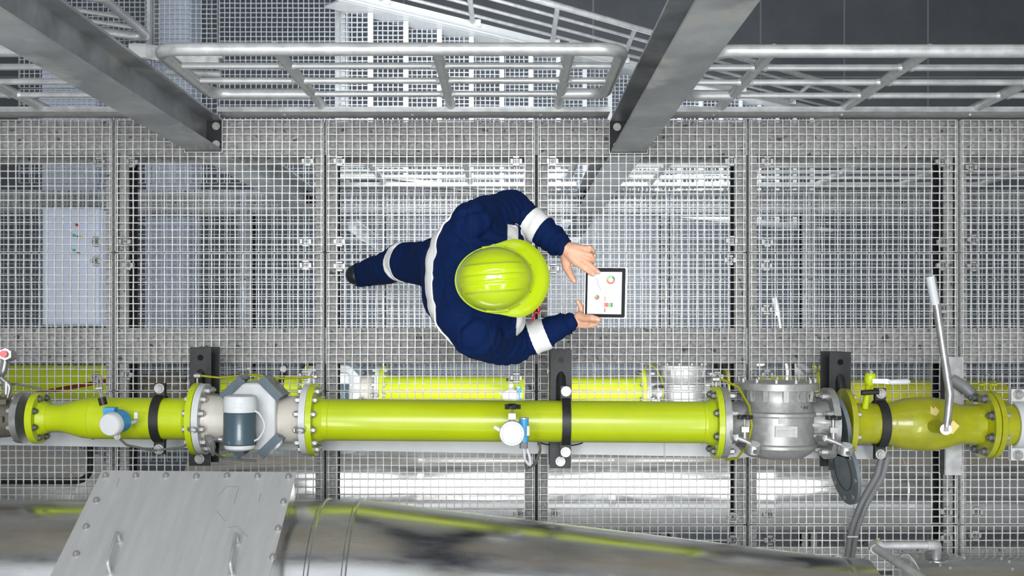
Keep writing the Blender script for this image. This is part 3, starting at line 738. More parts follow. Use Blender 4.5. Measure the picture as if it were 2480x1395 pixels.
# small yellow branch valve
t = pline('branch_valve', 'small lime yellow branch valve with white lever left of the black clamp', 'valve', DX(2085))
MB().tube([(0, .07, .05), (0, .12, .07), (0, .19, .1)], [.014, .012, .012], 12).build('branch_pipe', 'yellow', t)
MB().lathe([(0, .012), (.012, .022), (.035, .024), (.05, .02), (.055, .014)], o=(0, .165, .1), ax=(0, 1, .3), n=20).build('body', 'yellow', t)
MB().hexbolt((0, .215, .115), (0, 1, .3), .01, .012).build('end_plug', 'bolt', t)
lo = MB().bar((0, .185, .135), (.05, .185, .14), .018, .005).bar((.05, .185, .14), (.065, .182, .145), .02, .006).build('lever', 'galv', t)
MB().tube([(.06, .182, .146), (.07, .182, .146), (.14, .184, .146), (.15, .184, .146)], [.004, .011, .012, .005], 12).build('grip', 'white', lo, label='white grip')
MB().tube([(-.035, .135, .11), (.035, .14, .11)], .011, 10).build('rubber_band', 'black', t)
# supports below the pipe
def support(px, lb, m='black', y0=None, y1=None):
    s_ = pline('pipe_support', lb, 'support bracket', DX(px, 4.6))
    ya, yb = .30, -.212
    w2 = .046; zt = -.115
    tp = MB().box((-w2, yb, zt-.008), (w2, ya, zt))
    tp.build('top_plate', m, s_, smooth=False)
    MB().box((-.006, yb, zt-.13), (.006, ya, zt-.008)).build('web', m, s_, smooth=False)
    MB().box((-w2, yb, zt-.138), (w2, ya, zt-.13)).build('bottom_flange', m, s_, smooth=False)
    MB().cyl((0, ya-.045, zt-.001), (0, ya-.045, zt+.0012), .013, n=16).build('bolt_hole', 'glass', s_)
    MB().hexbolt((0, yb+.03, zt), (0, 0, 1), .016, .018).build('bolt', 'bolt', s_)
    MB().box((-.04, -.04, -.56), (.04, .04, zt-.138)).build('leg', m, s_, smooth=False)
    sd = -1 if px < NX else 1
    MB().tube([(0, ya-.10, zt-.02), (0, .12, zt+.03), (-.0, .08, zt+.02)], .021, 12).build('brace', m, s_)
    return s_
support(490, 'black steel pipe support bracket by the flow meter inlet')
support(1357, 'black steel pipe support bracket under the middle clamp')
support(2028, 'black steel pipe support bracket behind the blind plate')
t = pline('flat_support', 'light grey flat bar support crossing under the ball valve', 'support bracket', DX(2312, 4.6))
MB().box((-.035, -.235, -.17), (.035, .28, -.155)).build('top_plate', 'galv', t, smooth=False)
MB().box((-.035, -.235, -.22), (-.029, .28, -.17)).build('side_flange', 'dark', t, smooth=False)
MB().tube(fillet([(-.01, .18, -.15), (.03, .15, -.12), (.11, .06, -.09)], .04), .026, 14).build('brace', 'hose', t)
MB().box((-.03, -.03, -.56), (.03, .03, -.17)).build('leg', 'galv', t, smooth=False)
# cable tray beam
t = pline('cable_tray', 'pale grey steel channel running along below the yellow pipe', 'cable tray', 0)
t.location = (0, -.508, .25); t.rotation_euler = (0, 0, math.radians(-.93))
MB().box((-3.2, -.03, -.06), (1.7, .03, 0)).build('channel', 'tray', t, smooth=False)
for x in (-.87, .7): MB().tube([(x, .03, .002), (x, -.032, .002), (x, -.036, -.01)], .003, 6).build('cable_tie', 'white', t)
MB().box((.13, .01, .0), (.145, .025, .012)).build('cable_cleat', 'dark', t, smooth=False)
MB().lathe([(0, .105), (.002, .108), (.004, .10), (.002, .097), (0, .105)], o=(.23, .03, .012), ax=(0, .99, .12), n=40, cap=False).build('strap_ring', 'dark', t)
# transmitters
def transmitter(px, py, z, r, lb, kind):
    q = P(px, py, z); base = Vector((q.x, PY0 + q.x*math.tan(PRZ), PZ))
    v = thing('pressure_transmitter', lb, 'transmitter', base, rz=PRZ, local=True); LINE.append(v)
    c = q - base
    if kind == 1:
        ax = Vector((.0, -.0, 1)); c2 = c + Vector((.016, .010, -.07))
        MB().lathe([(0, r*1.0), (.04, r*1.02), (.052, r*1.06), (.056, r*1.06)], o=c2, ax=c-c2, n=32).build('housing', 'blue', v, label='blue housing')
        lid = MB().lathe([(.056, r*1.06), (.068, r*1.04), (.082, r*.98), (.086, r*.9)], o=c2, ax=c-c2, n=32).build('lid', 'white', v)
        MB().tube([c2 + Vector((0, 0, -.0)), Vector((c2.x-.01, 0, .07))], .014, 12).build('stem', 'steel', v)
        MB().box(tuple(c2+Vector((-.055, .028, .005))), tuple(c2+Vector((-.01, .055, .05)))).build('gland_block', 'blue', v, smooth=False)
        gp = c + Vector((-.04, .075, -.03))
        MB().cyl(gp, gp + Vector((-.008, .03, 0)), .016, n=12).build('cable_gland', 'black', v)
        for dx in (-.006, .008):
            MB().tube([gp + Vector((-.008+dx*.3, .03, 0)), gp + Vector((-.018+dx, .07, .0)), gp + Vector((-.024+dx, .11, -.01))], .005, 8).build('signal_cable', 'cable', v)
        MB().tube([gp + Vector((-.03, .066, .006)), gp + Vector((-.004, .069, .006))], .003, 6).build('cable_tie', 'white', v)
        MB().hexbolt(c + Vector((.02, -.05, -.02)), (0, 0, 1), .01, .012).build('earth_screw', 'bolt', v)
        MB().tube(fillet([c + Vector((.02, -.055, -.03)), c + Vector((.035, -.09, -.08)), c + Vector((.10, -.125, -.2)), c + Vector((.2, -.12, -.28)), c + Vector((.27, -.07, -.33))], .06), .005, 8).build('earth_cable', 'cable', v)
        MB().tube([c + Vector((.055, .0, -.07)), c + Vector((.085, .01, -.06))], .008, 8).box(tuple(c + Vector((.075, .02, -.055))), tuple(c + Vector((.09, .045, -.05)))).build('tag', 'galv', v, smooth=False)
    else:
        lid = MB().lathe([(-.04, r*.96), (-.01, r*1.0), (.0, r*1.0), (.006, r*.96), (.0065, r*.8), (.008, r*.78), (.008, .001)], o=c, ax=(0, 0, 1), n=40).build('lid', 'white', v)
        notch = MB()
        for k in range(6):
            a = 2*PI*(k+.5)/6; d = Vector((math.cos(a), math.sin(a), 0)); notch.bar(c + d*r*.8 + Vector((0, 0, .0075)), c + d*r*.96 + Vector((0, 0, .0065)), .003, .003)
        notch.build('grip_notch', 's_grey', lid, smooth=False)
        bx = c + Vector((.047, .0, -.04))
        MB().cyl(bx + Vector((.0, -.035, 0)), bx + Vector((0, .055, 0)), .019, n=20).build('housing', 'blue', v, label='blue cylindrical housing')
        MB().cyl(bx + Vector((0, .055, 0)), bx + Vector((0, .06, 0)), .02, n=20).build('end_cap', 'galv', v)
        MB().box(tuple(bx + Vector((.012, -.01, -.0))), tuple(bx + Vector((.022, .028, .018)))).build('name_plate', 'cream', v, smooth=False)
        MB().cyl(bx + Vector((0, -.035, 0)), bx + Vector((0, -.062, 0)), .0165, n=8).build('cable_gland', 'hose', v)
        MB().cyl(c + Vector((0, .04, -.02)), c + Vector((0, .06, -.02)), .011, n=12).box(tuple(c + Vector((-.014, .055, -.034))), tuple(c + Vector((.014, .078, -.008)))).build('fitting', 'steel', v, smooth=False)
        MB().cyl(c + Vector((0, .075, -.02)), c + Vector((0, .10, -.02)), .0045, n=8).build('stem', 'steel', v)
        hw = MB().lathe([(.095, .012), (.098, .028), (.108, .03), (.116, .014)], o=c + Vector((0, 0, -.02)), ax=(0, 1, 0), n=14)
        for k in range(5):
            a = 2*PI*k/5; hw.cyl(c + Vector((.026*math.cos(a), .095, -.02+.026*math.sin(a))), c + Vector((.026*math.cos(a), .113, -.02+.026*math.sin(a))), .008, n=8)
        hw.build('handwheel', 'black', v)
        MB().tube([c + Vector((0, .02, -.03)), Vector((c.x, .0, .08))], .014, 12).build('stem_pipe', 'steel', v)
        MB().bar(c + Vector((-.045, .01, -.01)), c + Vector((-.07, .025, -.01)), .012, .004).build('tag', 'white', v, smooth=False)
        e = bx + Vector((0, -.06, 0))
        MB().tube(fillet([e, e + Vector((.005, -.05, -.02)), e + Vector((.03, -.08, -.04)), e + Vector((.025, -.04, -.03)), e + Vector((.012, .0, -.03))], .03), .006, 8).build('signal_cable', 'white', v)
        MB().tube(fillet([e + Vector((.008, -.03, -.02)), e + Vector((.012, -.10, -.12)), e + Vector((.05, -.09, -.2)), e + Vector((.075, -.04, -.28)), e + Vector((.07, .0, -.31))], .04), .006, 8).build('signal_cable', 'cable', v)
    return v
transmitter(268, 1028, .80, .046, 'white capped transmitter with blue housing and cables on the reducer pipe', 1)
transmitter(1240, 1050, .85, .050, 'large white capped transmitter with black handwheel on the long pipe', 2)

# repeat of the whole pipe run on the lower level
cache = make_cache()
for o in list(LINE):
    c = copy_tree(o, None, cache); c.location.z += LV
    c['label'] = ('lower level twin of: ' + o['label'])
    words = c['label'].split()
    c['label'] = 'second, lower level ' + ' '.join(o['label'].split()[:11]) + ', seen through gratings' if len(o['label'].split()) <= 10 else 'second, lower level ' + ' '.join(o['label'].split()[:10]) + ', through gratings'
# extra wide pipe lower left
t = thing('wide_pipe', 'wide lime yellow pipe with dark red band seen under the left gratings', 'pipe', (-2.9, -.32, -1.85))
MB().lathe([(-.35, .115), (.40, .115)], o=(-2.9, -.32, -1.85), n=48).build('pipe', 'yellow', t)
MB().lathe([(.40, .122), (.43, .122)], o=(-2.9, -.32, -1.85), n=48).build('end_band', 'rust', t)
t = MB().tube([(-3.2, -.43, -1.1), (-2.3, -.27, -1.05)], .012, 8).build('thin_pipe', 'rust'); tag(t, 'thin red brown pipe crossing under the left yellow reducer', 'pipe')

# small valve cluster at left edge
t = thing('drain_valve', 'small steel drain valve with red cap at the left edge', 'valve', P(10, 900, .3))
MB().tube(fillet([P(-20, 930, .45), P(8, 900, .5), P(14, 870, .5)], .03), .016, 12).build('pipe', 'steel', t)
MB().cyl(P(18, 862, .5), P(12, 858, .62), .026, n=6).build('hex_nut', 'cast', t)
MB().cyl(P(12, 858, .62), P(8, 857, .66), .014, n=16).build('cap', 'red', t, label='red cap')
MB().cyl(P(20, 865, .46), P(36, 858, .46), .022, n=16).build('collar', 'steel', t)
MB().tube(fillet([P(2, 915, .5), P(25, 935, .5), P(16, 975, .5)], .03), .011, 10).cyl(P(16, 925, .5), P(15, 955, .5), .014, n=12).build('elbow', 'steel', t)
t = MB().tube([P(0, 932, .45), P(40, 930, .46), P(100, 942, .5)], .005, 8).build('thin_cable', 'cable'); tag(t, 'thin grey cable from the left edge to the first flange', 'cable')

# ------------------------------------------------------------------ stainless ducts
DY, DZc, DR = -1.15, .83, .49
t = thing('clad_duct', 'large stainless clad duct with conical end along the bottom edge', 'duct', (-1.5, DY, .3))
def arc_lathe(name, prof, m, par, o=(0, DY, DZc), n=96): return MB().lathe(prof, o=o, n=n).build(name, m, par)
arc_lathe('cylinder', [(-3.4, DR), (-.73, DR)], 'duct', t)
arc_lathe('joint_band', [(-.735, DR), (-.73, DR+.006), (-.72, DR+.006), (-.715, DR+.001), (-.60, DR+.001), (-.595, DR+.006), (-.585, DR+.006), (-.58, DR-.002)], 'duct', t)
cone = MB().lathe([(-.585, DR-.001), (1.32, .262)], o=(0, DY, DZc), n=96).build('cone', 'duct', t)
arc_lathe('small_end', [(1.315, .262), (1.32, .267), (1.335, .267), (1.34, .261), (1.42, .258), (1.46, .2), (1.465, 0.0)], 'duct', t)
for x in (-.725, -.59):
    for a in (.9, 1.6, 2.3):
        a2 = PI*.5 - (a-.6)*.35
        MB().cyl((x, DY + (DR+.004)*math.cos(a2), DZc + (DR+.004)*math.sin(a2)), (x, DY + (DR+.010)*math.cos(a2), DZc + (DR+.010)*math.sin(a2)), .007, n=8).build('rivet', 'bolt', t)
# hatch plate
TL, TR, BL, BR_ = P(248, 1142, .915), P(718, 1146, .915), P(152, 1395, 1.364), P(680, 1395, 1.364)
vx = (TR - TL).normalized(); vy = ((BL+BR_)/2 - (TL+TR)/2); vy = (vy - vx * vy.dot(vx)).normalized(); vn = vx.cross(vy); 
if vn.z < 0: vn = -vn
Wp = (TR-TL).length; Hp = .72
ht = thing('access_hatch', 'flat bolted steel access hatch plate with two handles on the duct', 'hatch', TL)
def HP(u, v, h=0): return TL + vx*u + vy*v + vn*h
MB().prism([HP(0, 0), HP(Wp, 0), HP(Wp, Hp), HP(0, Hp)], vn * .006).build('plate', 'plate', ht, smooth=False)
hf = MB()
for a, b in (((.01, .02), (Wp-.01, .05)), ((.01, Hp-.05), (Wp-.01, Hp-.02)), ((.01, .02), (.04, Hp-.02)), ((Wp-.04, .02), (Wp-.01, Hp-.02))):
    hf.prism([HP(a[0], a[1], -.002), HP(b[0], a[1], -.002), HP(b[0], b[1], -.002), HP(a[0], b[1], -.002)], vn * -.10)
hf.build('hatch_frame', 'duct', ht, smooth=False)
def uv_on_plate(px, py):
    d = Vector(((px-NX)/FPX, (NY-py)/FPX, -1)); o = Vector((0, 0, CZ)); k = (TL + vn*.006 - o).dot(vn) / d.dot(vn); q = o + d*k - TL
    return q.dot(vx), q.dot(vy)
for px, py in [(256,1153),(329,1153),(402,1153),(476,1155),(550,1153),(624,1154),(699,1155),(234,1213),(687,1216),(209,1277),(674,1281),(185,1343),(661,1350)]:
    u_, v_ = uv_on_plate(px, py)
    MB().hexbolt(HP(u_, v_, .006), vn, .0095, .012).build('bolt', 'bolt', ht)
u_, v_ = uv_on_plate(256, 1153)
for px, py, px2, py2 in ((290, 1311, 267, 1388), (576, 1315, 562, 1390)):
    u0, v0 = uv_on_plate(px, py); u1, v1 = uv_on_plate(px2, py2)
    pth = [HP(u0, v0, .006), HP(u0, v0, .055), HP(u1, v1, .055), HP(u1, v1, .006)]
    MB().tube(fillet(pth, .014, 6), .0065, 12).cyl(HP(u0, v0, .006), HP(u0, v0, .012), .013, n=14).cyl(HP(u1, v1, .006), HP(u1, v1, .012), .013, n=14).build('handle', 'galv', ht)
for pts in (((545,1180),(558,1178),(580,1180)), ((545,1182),(530,1200)), ((578,1182),(566,1220)), ((525,1238),(545,1262)), ((632,1195),(626,1218)), ((290,1158),(282,1180)), ((552,1278),(575,1275),(600,1300))):
    MB().tube([HP(*uv_on_plate(*p), .0062) for p in pts], .0009, 4).build('scratch', 'hose', ht)
# bottom right small duct with galvanised pipe
t = thing('small_duct', 'small riveted stainless duct in the bottom right corner', 'duct', (1.9, -1.06, .6))
sy, sz = -1.23, .15
MB().lathe([(0, .0), (0, .14), (.002, .205), (.05, .21), (1.6, .21)], o=(1.84, sy, sz), n=64).build('shell', 'duct', t)
MB().lathe([(-.008, .2), (-.004, .215), (.008, .215), (.012, .2)], o=(1.84, sy, sz), n=64).build('end_bead', 'duct', t)
cf = P(2268, 1350, .38)
sd = MB().lathe([(0, .05), (.004, .055), (.008, .052)], o=cf, ax=(-.05, .95, .3), n=28).build('pipe_saddle', 'duct', t)
for a in range(5):
    an = a*1.25; MB().cyl(cf + Vector((.04*math.cos(an), .034*math.sin(an), .01)), cf + Vector((.04*math.cos(an), .034*math.sin(an)+.003, .016)), .005, n=8).build('rivet', 'bolt', sd)
for p in ((2334, 1352, .36), (2424, 1354, .36), (2443, 1361, .36), (2300, 1376, .36), (2450, 1379, .36)):
    MB().cyl(P(*p), P(*p) + Vector((0, .004, .008)), .006, n=8).build('rivet', 'bolt', t)
t = thing('galvanised_pipe', 'bent galvanised pipe with elbows in the bottom right corner', 'pipe', P(2255, 1350, .40))
zz = .62
MB().tube([P(2128, 1321, zz), P(2248, 1320, zz)], .0165, 14).build('upper_pipe', 'galv', t)
MB().tube(fillet([P(2244, 1320, zz), P(2268, 1319, zz), P(2266, 1350, .39)], .04, 8), .021, 14).build('elbow', 'galv', t)
MB().tube(fillet([P(2134, 1320, zz), P(2114, 1321, zz), P(2120, 1330, zz+.03)], .02, 8), .022, 14).build('elbow', 'galv', t)
MB().tube([P(2118, 1326, zz+.02), P(2270, 1425, zz+.4)], .018, 14).build('lower_pipe', 'galv', t)
MB().tube([P(2126, 1312, zz+.016), P(2130, 1304, zz+.02), P(2122, 1306, zz+.02)], .002, 5).build('hemp_thread', 'sticker', t)

# lower duct (bright, seen through the gratings)
t = thing('lower_clad_duct', 'bright stainless clad duct on the lower level seen through the bottom gratings', 'duct', (0, DY, LV))
z = DZc + LV
LDY = -.965
MB().lathe([(-2.0, .0), (-1.98, .2), (-1.5, .275), (1.55, .275), (1.58, .281), (1.62, .281), (1.65, .275), (3.6, .275)], o=(0, LDY, z), n=96).build('shell', 'duct', t)
for x in (-.55, .6, 2.4): MB().lathe([(0, .281), (.04, .281)], o=(x, LDY, z), n=96).build('joint_band', 'duct', t)
t = thing('lower_vessel', 'dark stainless vessel below the bottom left gratings', 'vessel', (-2.6, -1.0, LV))
MB().lathe([(-.9, .0), (-.88, .2), (-.8, .3), (0, .33), (.3, .25), (.38, .0)], o=(-2.75, -.93, -1.2), ax=(1, -.1, 0), n=48).build('shell', 'cast', t)
t = MB().tube(fillet([P(-60, 1165, -.35), P(219, 1165, -.35), P(219, 1085, -.35), P(219, 1040, -.35)], .1), .016, 10).build('bent_pipe', 'dark')
tag(t, 'dark brown bent pipe below the bottom left gratings', 'pipe')
# tray of pipes below row four
for k in range(5):
    t = MB().tube([(.9, -1.28-.055*k, -.35), (4.0, -1.28-.055*k, -.35)], .017, 10).build('thin_pipe', 'cast'); tag(t, 'thin grey pipe below the bottom right gratings, %s of five' % ['topmost', 'second', 'middle', 'fourth', 'lowest'][k], 'pipe', 'thin pipes below the gratings')

# corrugated hoses
for k, dx in enumerate((0, .026)):
    a = [P(2140, 1100, .42), P(2128, 1150, .3), P(2090, 1215, .12), P(2066, 1280, .07), P(2052, 1365, .05)]
    a = fillet([q + Vector((dx - .008, -.004*k, 0)) for q in a], .35, 10)
    pts = []; tot = [0]
    for i in range(1, len(a)): tot.append(tot[-1] + (a[i]-a[i-1]).length)
    n = 170; path = []; rad = []; j = 0
    for i in range(n+1):
        s_ = tot[-1]*i/n
        while j < len(a)-2 and tot[j+1] < s_: j += 1
        q = (s_-tot[j]) / max(1e-6, tot[j+1]-tot[j]); path.append(a[j].lerp(a[j+1], q)); rad.append(.0135 if i % 2 else .0105)
    o = MB().tube(path, rad, 10).build('corrugated_hose', 'hose')
    tag(o, 'grey corrugated hose hanging from the right black clamp, ' + ('left one' if k == 0 else 'right one') + ' of the pair', 'hose', 'corrugated hoses')
t = MB().tube([P(2052, 1300, .11), P(2078, 1300, .11)], .004, 6).build('cable_tie', 'white'); tag(t, 'pale cable tie holding the two corrugated hoses together', 'cable tie')

# ------------------------------------------------------------------ the worker
def blob(mb, p0, p1, r0, r1, n=14):
    p0 = Vector(p0); p1 = Vector(p1); d = p1 - p0; L = d.length; prof = []
    for i in range(6): a = PI/2*i/5; prof.append((-r0*math.cos(a), r0*math.sin(a)))
    for i in range(6): a = PI/2*i/5; prof.append((L + r1*math.sin(a), r1*math.cos(a)))
    mb.lathe(prof, o=p0, ax=d, n=n)
def chain(mb, pts, rs, n=14):
    for i in range(len(pts)-1): blob(mb, pts[i], pts[i+1], rs[i], rs[i+1], n)
def rings(mb, secs, n=28, ex=1.0):
    """secs: (center, a, b, tiltvec) elliptical sections in XY"""
    vs = []; fs = []
    for (c, a, b) in secs:
        vs += [Vector(c) + Vector((a*math.copysign(abs(math.cos(2*PI*i/n))**ex, math.cos(2*PI*i/n)), b*math.copysign(abs(math.sin(2*PI*i/n))**ex, math.sin(2*PI*i/n)), 0)) for i in range(n)]
    m = len(secs)
    for k in range(m-1):
        for i in range(n): fs.append((k*n+i, k*n+(i+1) % n, (k+1)*n+(i+1) % n, (k+1)*n+i))
    fs += [tuple(range(n))[::-1], tuple(range((m-1)*n, m*n))]
    mb.add(vs, fs)
def remeshed(mb, voxel, smooth_it=4, disp=None):
    me = bpy.data.meshes.new('tmp'); me.from_pydata([tuple(v) for v in mb.v], [], mb.f)
    bm = bmesh.new(); bm.from_mesh(me); bmesh.ops.recalc_face_normals(bm, faces=bm.faces); bm.to_mesh(me); bm.free()
    o = bpy.data.objects.new('tmp', me); COL.objects.link(o)
    r = o.modifiers.new('r', 'REMESH'); r.mode = 'VOXEL'; r.voxel_size = voxel
    s_ = o.modifiers.new('s', 'SMOOTH'); s_.factor = .5; s_.iterations = smooth_it
    dg = bpy.context.evaluated_depsgraph_get(); m2 = bpy.data.meshes.new_from_object(o.evaluated_get(dg)); bpy.data.objects.remove(o)
    if disp:
        nrm = [v.normal.copy() for v in m2.vertices]
        for v, n_ in zip(m2.vertices, nrm): v.co += n_ * disp(v.co, n_)
    m2.polygons.foreach_set('use_smooth', [True] * len(m2.polygons)); return m2
def put(name, me, m, parent, org, label=None):
    me = me.copy() if me.users else me
    me.transform(Matrix.Translation(-org)); me.name = name
    me.materials.clear(); me.materials.append(M[m]); o = bpy.data.objects.new(name, me); COL.objects.link(o)
    if parent: o.parent = parent
    if label: o['label'] = label
    return o
hipL, kneeL, ankL = Vector((-.20, .265, .90)), Vector((-.47, .300, .51)), Vector((-.69, .270, .16))
hipR, kneeR, ankR = Vector((-.18, .12, .90)), Vector((-.01, .13, .50)), Vector((-.07, .15, .10))
shL, elL, wrL = Vector((-.12, .365, 1.40)), Vector((.01, .452, 1.16)), Vector((.203, .306, 1.215))
shR, elR, wrR = Vector((-.12, .005, 1.40)), Vector((.028, -.036, 1.14)), Vector((.232, .045, 1.165))
ORGP = Vector((-.15, .19, 0))
# body: one continuous skin surface
sk = MB()
rings(sk, [((-.19, .19, .88), .09, .14), ((-.20, .19, 1.1), .085, .13), ((-.15, .187, 1.3), .10, .15), ((-.12, .185, 1.42), .08, .13), ((-.09, .183, 1.48), .05, .06)], 20)
chain(sk, [(-.10, .183, 1.44), (-.055, .177, 1.56)], [.055, .055])
chain(sk, [(-.055, .175, 1.64), (-.02, .175, 1.64)], [.092, .088], 20)
chain(sk, [(-.015, .175, 1.60), (.025, .175, 1.565)], [.068, .045], 18)
chain(sk, [(.052, .175, 1.63), (.078, .175, 1.60)], [.012, .015])     # nose
for s_ in (-1, 1): chain(sk, [(-.04, .175+s_*.088, 1.61), (-.045, .175+s_*.093, 1.64)], [.014, .018])
for a, b, c in ((shL, elL, wrL), (shR, elR, wrR)): chain(sk, [a, b, c], [.05, .038, .027])
for a, b, c in ((hipL, kneeL, ankL), (hipR, kneeR, ankR)): chain(sk, [a, b, c], [.08, .05, .035])
# left hand (pointing), every finger its own chain
def H(px, py, z): return P(px, py, z)
kI, kM, kR_, kP = H(1394, 634, 1.228), H(1402, 624, 1.232), H(1408, 613, 1.232), H(1410, 603, 1.226)
for k in (kI, kM, kR_, kP): chain(sk, [wrL, k], [.026, .0160])
chain(sk, [kI, H(1418, 651, 1.238), H(1429, 659, 1.230), H(1437, 664, 1.217)], [.0128, .0112, .0098, .0085])
chain(sk, [kM, H(1426, 640, 1.243), H(1440, 651, 1.236), H(1449, 659, 1.222)], [.0130, .0114, .0100, .0086])
chain(sk, [kR_, H(1430, 619, 1.243), H(1437, 628, 1.230), H(1435, 636, 1.216)], [.0125, .0112, .0100, .0086])
chain(sk, [kP, H(1427, 600, 1.238), H(1436, 606, 1.226), H(1438, 613, 1.212)], [.0118, .0104, .0092, .0080])
chain(sk, [wrL + Vector((.0, -.01, -.005)), H(1372, 645, 1.200), H(1380, 663, 1.190), H(1391, 681, 1.182)], [.022, .018, .0135, .0098])
# right hand (holding): palm below tablet edge, thumb on top
pk = H(1415, 778, 1.165)
chain(sk, [wrR, H(1402, 774, 1.168), H(1418, 779, 1.162)], [.025, .021, .018])
chain(sk, [wrR, H(1420, 787, 1.155)], [.024, .014])
chain(sk, [H(1402, 766, 1.180), H(1418, 770, 1.200), H(1434, 770, 1.224), H(1449, 774, 1.232)], [.018, .0145, .0125, .0098])
chain(sk, [H(1412, 764, 1.165), H(1408, 748, 1.170), H(1404, 738, 1.172), H(1399, 730, 1.176)], [.0125, .0105, .0095, .0075])
chain(sk, [H(1420, 774, 1.155), H(1428, 752, 1.165), H(1430, 735, 1.168), H(1430, 722, 1.172)], [.0125, .0105, .0090, .0078])
chain(sk, [H(1424, 780, 1.152), H(1440, 766, 1.163), H(1442, 750, 1.170), H(1440, 738, 1.174)], [.0120, .0100, .0088, .0075])
chain(sk, [H(1422, 788, 1.152), H(1442, 785, 1.158), H(1452, 774, 1.168), H(1452, 762, 1.174)], [.0115, .0100, .0088, .0075])
body_me = remeshed(sk, .0036, 3)
person = put('person', body_me, 'skin', None, ORGP); person.location = ORGP
tag(person, 'person in navy coveralls and lime hard hat walking right while tapping a tablet', 'person')
ORG[person.name] = ORGP
for s_ in (-1, 1):
    e = MB(); e.lathe([(-.011, .001), (-.008, .008), (0, .011), (.008, .008), (.011, .001)], o=(.052, .175+s_*.032, 1.635), n=14); e.build('eye', 'white', person)
    MB().tube([(.066, .175+s_*.015, 1.655), (.066, .175+s_*.045, 1.657)], .004, 6).build('eyebrow', 'hair', person)
MB().tube([(.058, .155, 1.565), (.066, .175, 1.563), (.058, .195, 1.565)], .005, 8).build('mouth', 'nail', person)
hb = MB(); hb.lathe([(-.10, .001), (-.095, .05), (-.06, .088), (0, .098), (.03, .09)], o=(-.045, .175, 1.645), ax=(1, 0, .15), n=24); hb.build('hair', 'hair', person)
for a, b, r in ((H(1434, 661.5, 1.235), H(1438.5, 665, 1.222), .0056), (H(1446.5, 656, 1.240), H(1450.5, 660, 1.227), .0056), (H(1443.5, 772.5, 1.2405), H(1449, 773.5, 1.2385), .006), (H(1388.5, 677, 1.1925), H(1391.5, 682, 1.189), .0052)):
    MB().tube([a, (a+b)/2 + Vector((0, 0, .0008)), b], [r*.7, r, r*.8], 8).build('fingernail', 'nail', person)

# coverall
cv = MB()
rings(cv, [((-.19, .19, .82), .10, .13), ((-.20, .19, .92), .125, .165), ((-.195, .19, 1.05), .125, .17), ((-.170, .19, 1.17), .148, .182), ((-.125, .196, 1.28), .182, .20), ((-.108, .198, 1.37), .168, .205), ((-.10, .188, 1.45), .12, .16), ((-.09, .182, 1.50), .07, .085), ((-.075, .18, 1.525), .062, .066)], 32, .78)
chain(cv, [(-.155, .30, 1.36), shL, Vector((-.07, .41, 1.29)), elL], [.10, .088, .078, .070], 20)
chain(cv, [(-.03, .30, 1.30), (-.03, .07, 1.30)], [.098, .098], 20)
chain(cv, [elL, elL.lerp(wrL, .45), elL.lerp(wrL, .80), wrL + (elL-wrL)*.06], [.068, .060, .051, .036], 20)
chain(cv, [(-.155, .07, 1.36), shR, Vector((-.07, -.022, 1.29)), elR], [.10, .088, .078, .070], 20)
chain(cv, [elR, elR.lerp(wrR, .45), elR.lerp(wrR, .80), wrR + (elR-wrR)*.06], [.068, .057, .046, .034], 20)
chain(cv, [hipL, hipL.lerp(kneeL, .5), kneeL, kneeL.lerp(ankL, .5), ankL + Vector((.01, 0, .0))], [.115, .092, .076, .064, .052], 20)
chain(cv, [hipR, hipR.lerp(kneeR, .5), kneeR, kneeR.lerp(ankR, .5), ankR], [.115, .10, .08, .07, .062], 20)
def seg_t(p, a, b):
    d = b - a; t_ = max(0, min(1, (p-a).dot(d) / d.length_squared)); return t_, (p - a - d*t_).length
SEGS = [(shL, elL, 'u'), (elL, wrL, 'f'), (shR, elR, 'u'), (elR, wrR, 'f'), (hipL, kneeL, 't'), (kneeL, ankL, 's')]
def disp(p, n_):
    base = .012 * noise.noise(p*7.0) + .004 * noise.noise(p*18 + Vector((3, 1, 7)))
    best = None
    for a, b, k in SEGS:
        t_, d = seg_t(p, a, b)
        if d < .11 and (best is None or d < best[1]): best = (t_, d, k, a, b)
    if best and (best[4]-best[3]).length > 0 and (best[2] in 'fts' or p.z < 1.36):
        t_, d, k, a, b = best; L = (b-a).length; s_ = t_*L
        ph = 3*noise.noise(p*9)
        amp = .0085 if k in 'uf' else .007
        edge = 1 - .5*math.sin(PI*t_)
        base += amp*edge*math.sin(s_*2*PI/.045 + ph*1.8) * (.5 + noise.noise(p*14))
        if k == 'f' and t_ > .86: base += .0025*math.sin(s_*2*PI/.009)
    else:
        r_ = abs(noise.noise(Vector((p.x*5, p.y*9, p.z*6)))) ; base += -.011*max(0, 1 - r_*6)
        r2 = abs(noise.noise(Vector((p.x*9+5, p.y*5+2, p.z*7)))) ; base += -.007*max(0, 1 - r2*6)
    for sh, sg_ in ((shL, 1), (shR, -1)):
        d_ = Vector((p.x - sh.x - .05, p.y - sh.y - sg_*.02, (p.z - sh.z + .05)*1.2)); r3 = d_.length
        w3 = math.exp(-((r3 - .14)/.06)**2) * max(0, .5 + 1.2*noise.noise(p*6 + Vector((4, 0, 2))))
        base += .0045 * w3 * math.sin(r3*2*PI/.038 + 5*noise.noise(p*5))
    if p.x < -.17 and p.z > 1.2: base *= .45
    return base
cov_me = remeshed(cv, .006, 5, disp)
cov = put('coverall', cov_me, 'navy', person, ORGP, 'navy blue cotton coverall'); ORG[cov.name] = ORGP
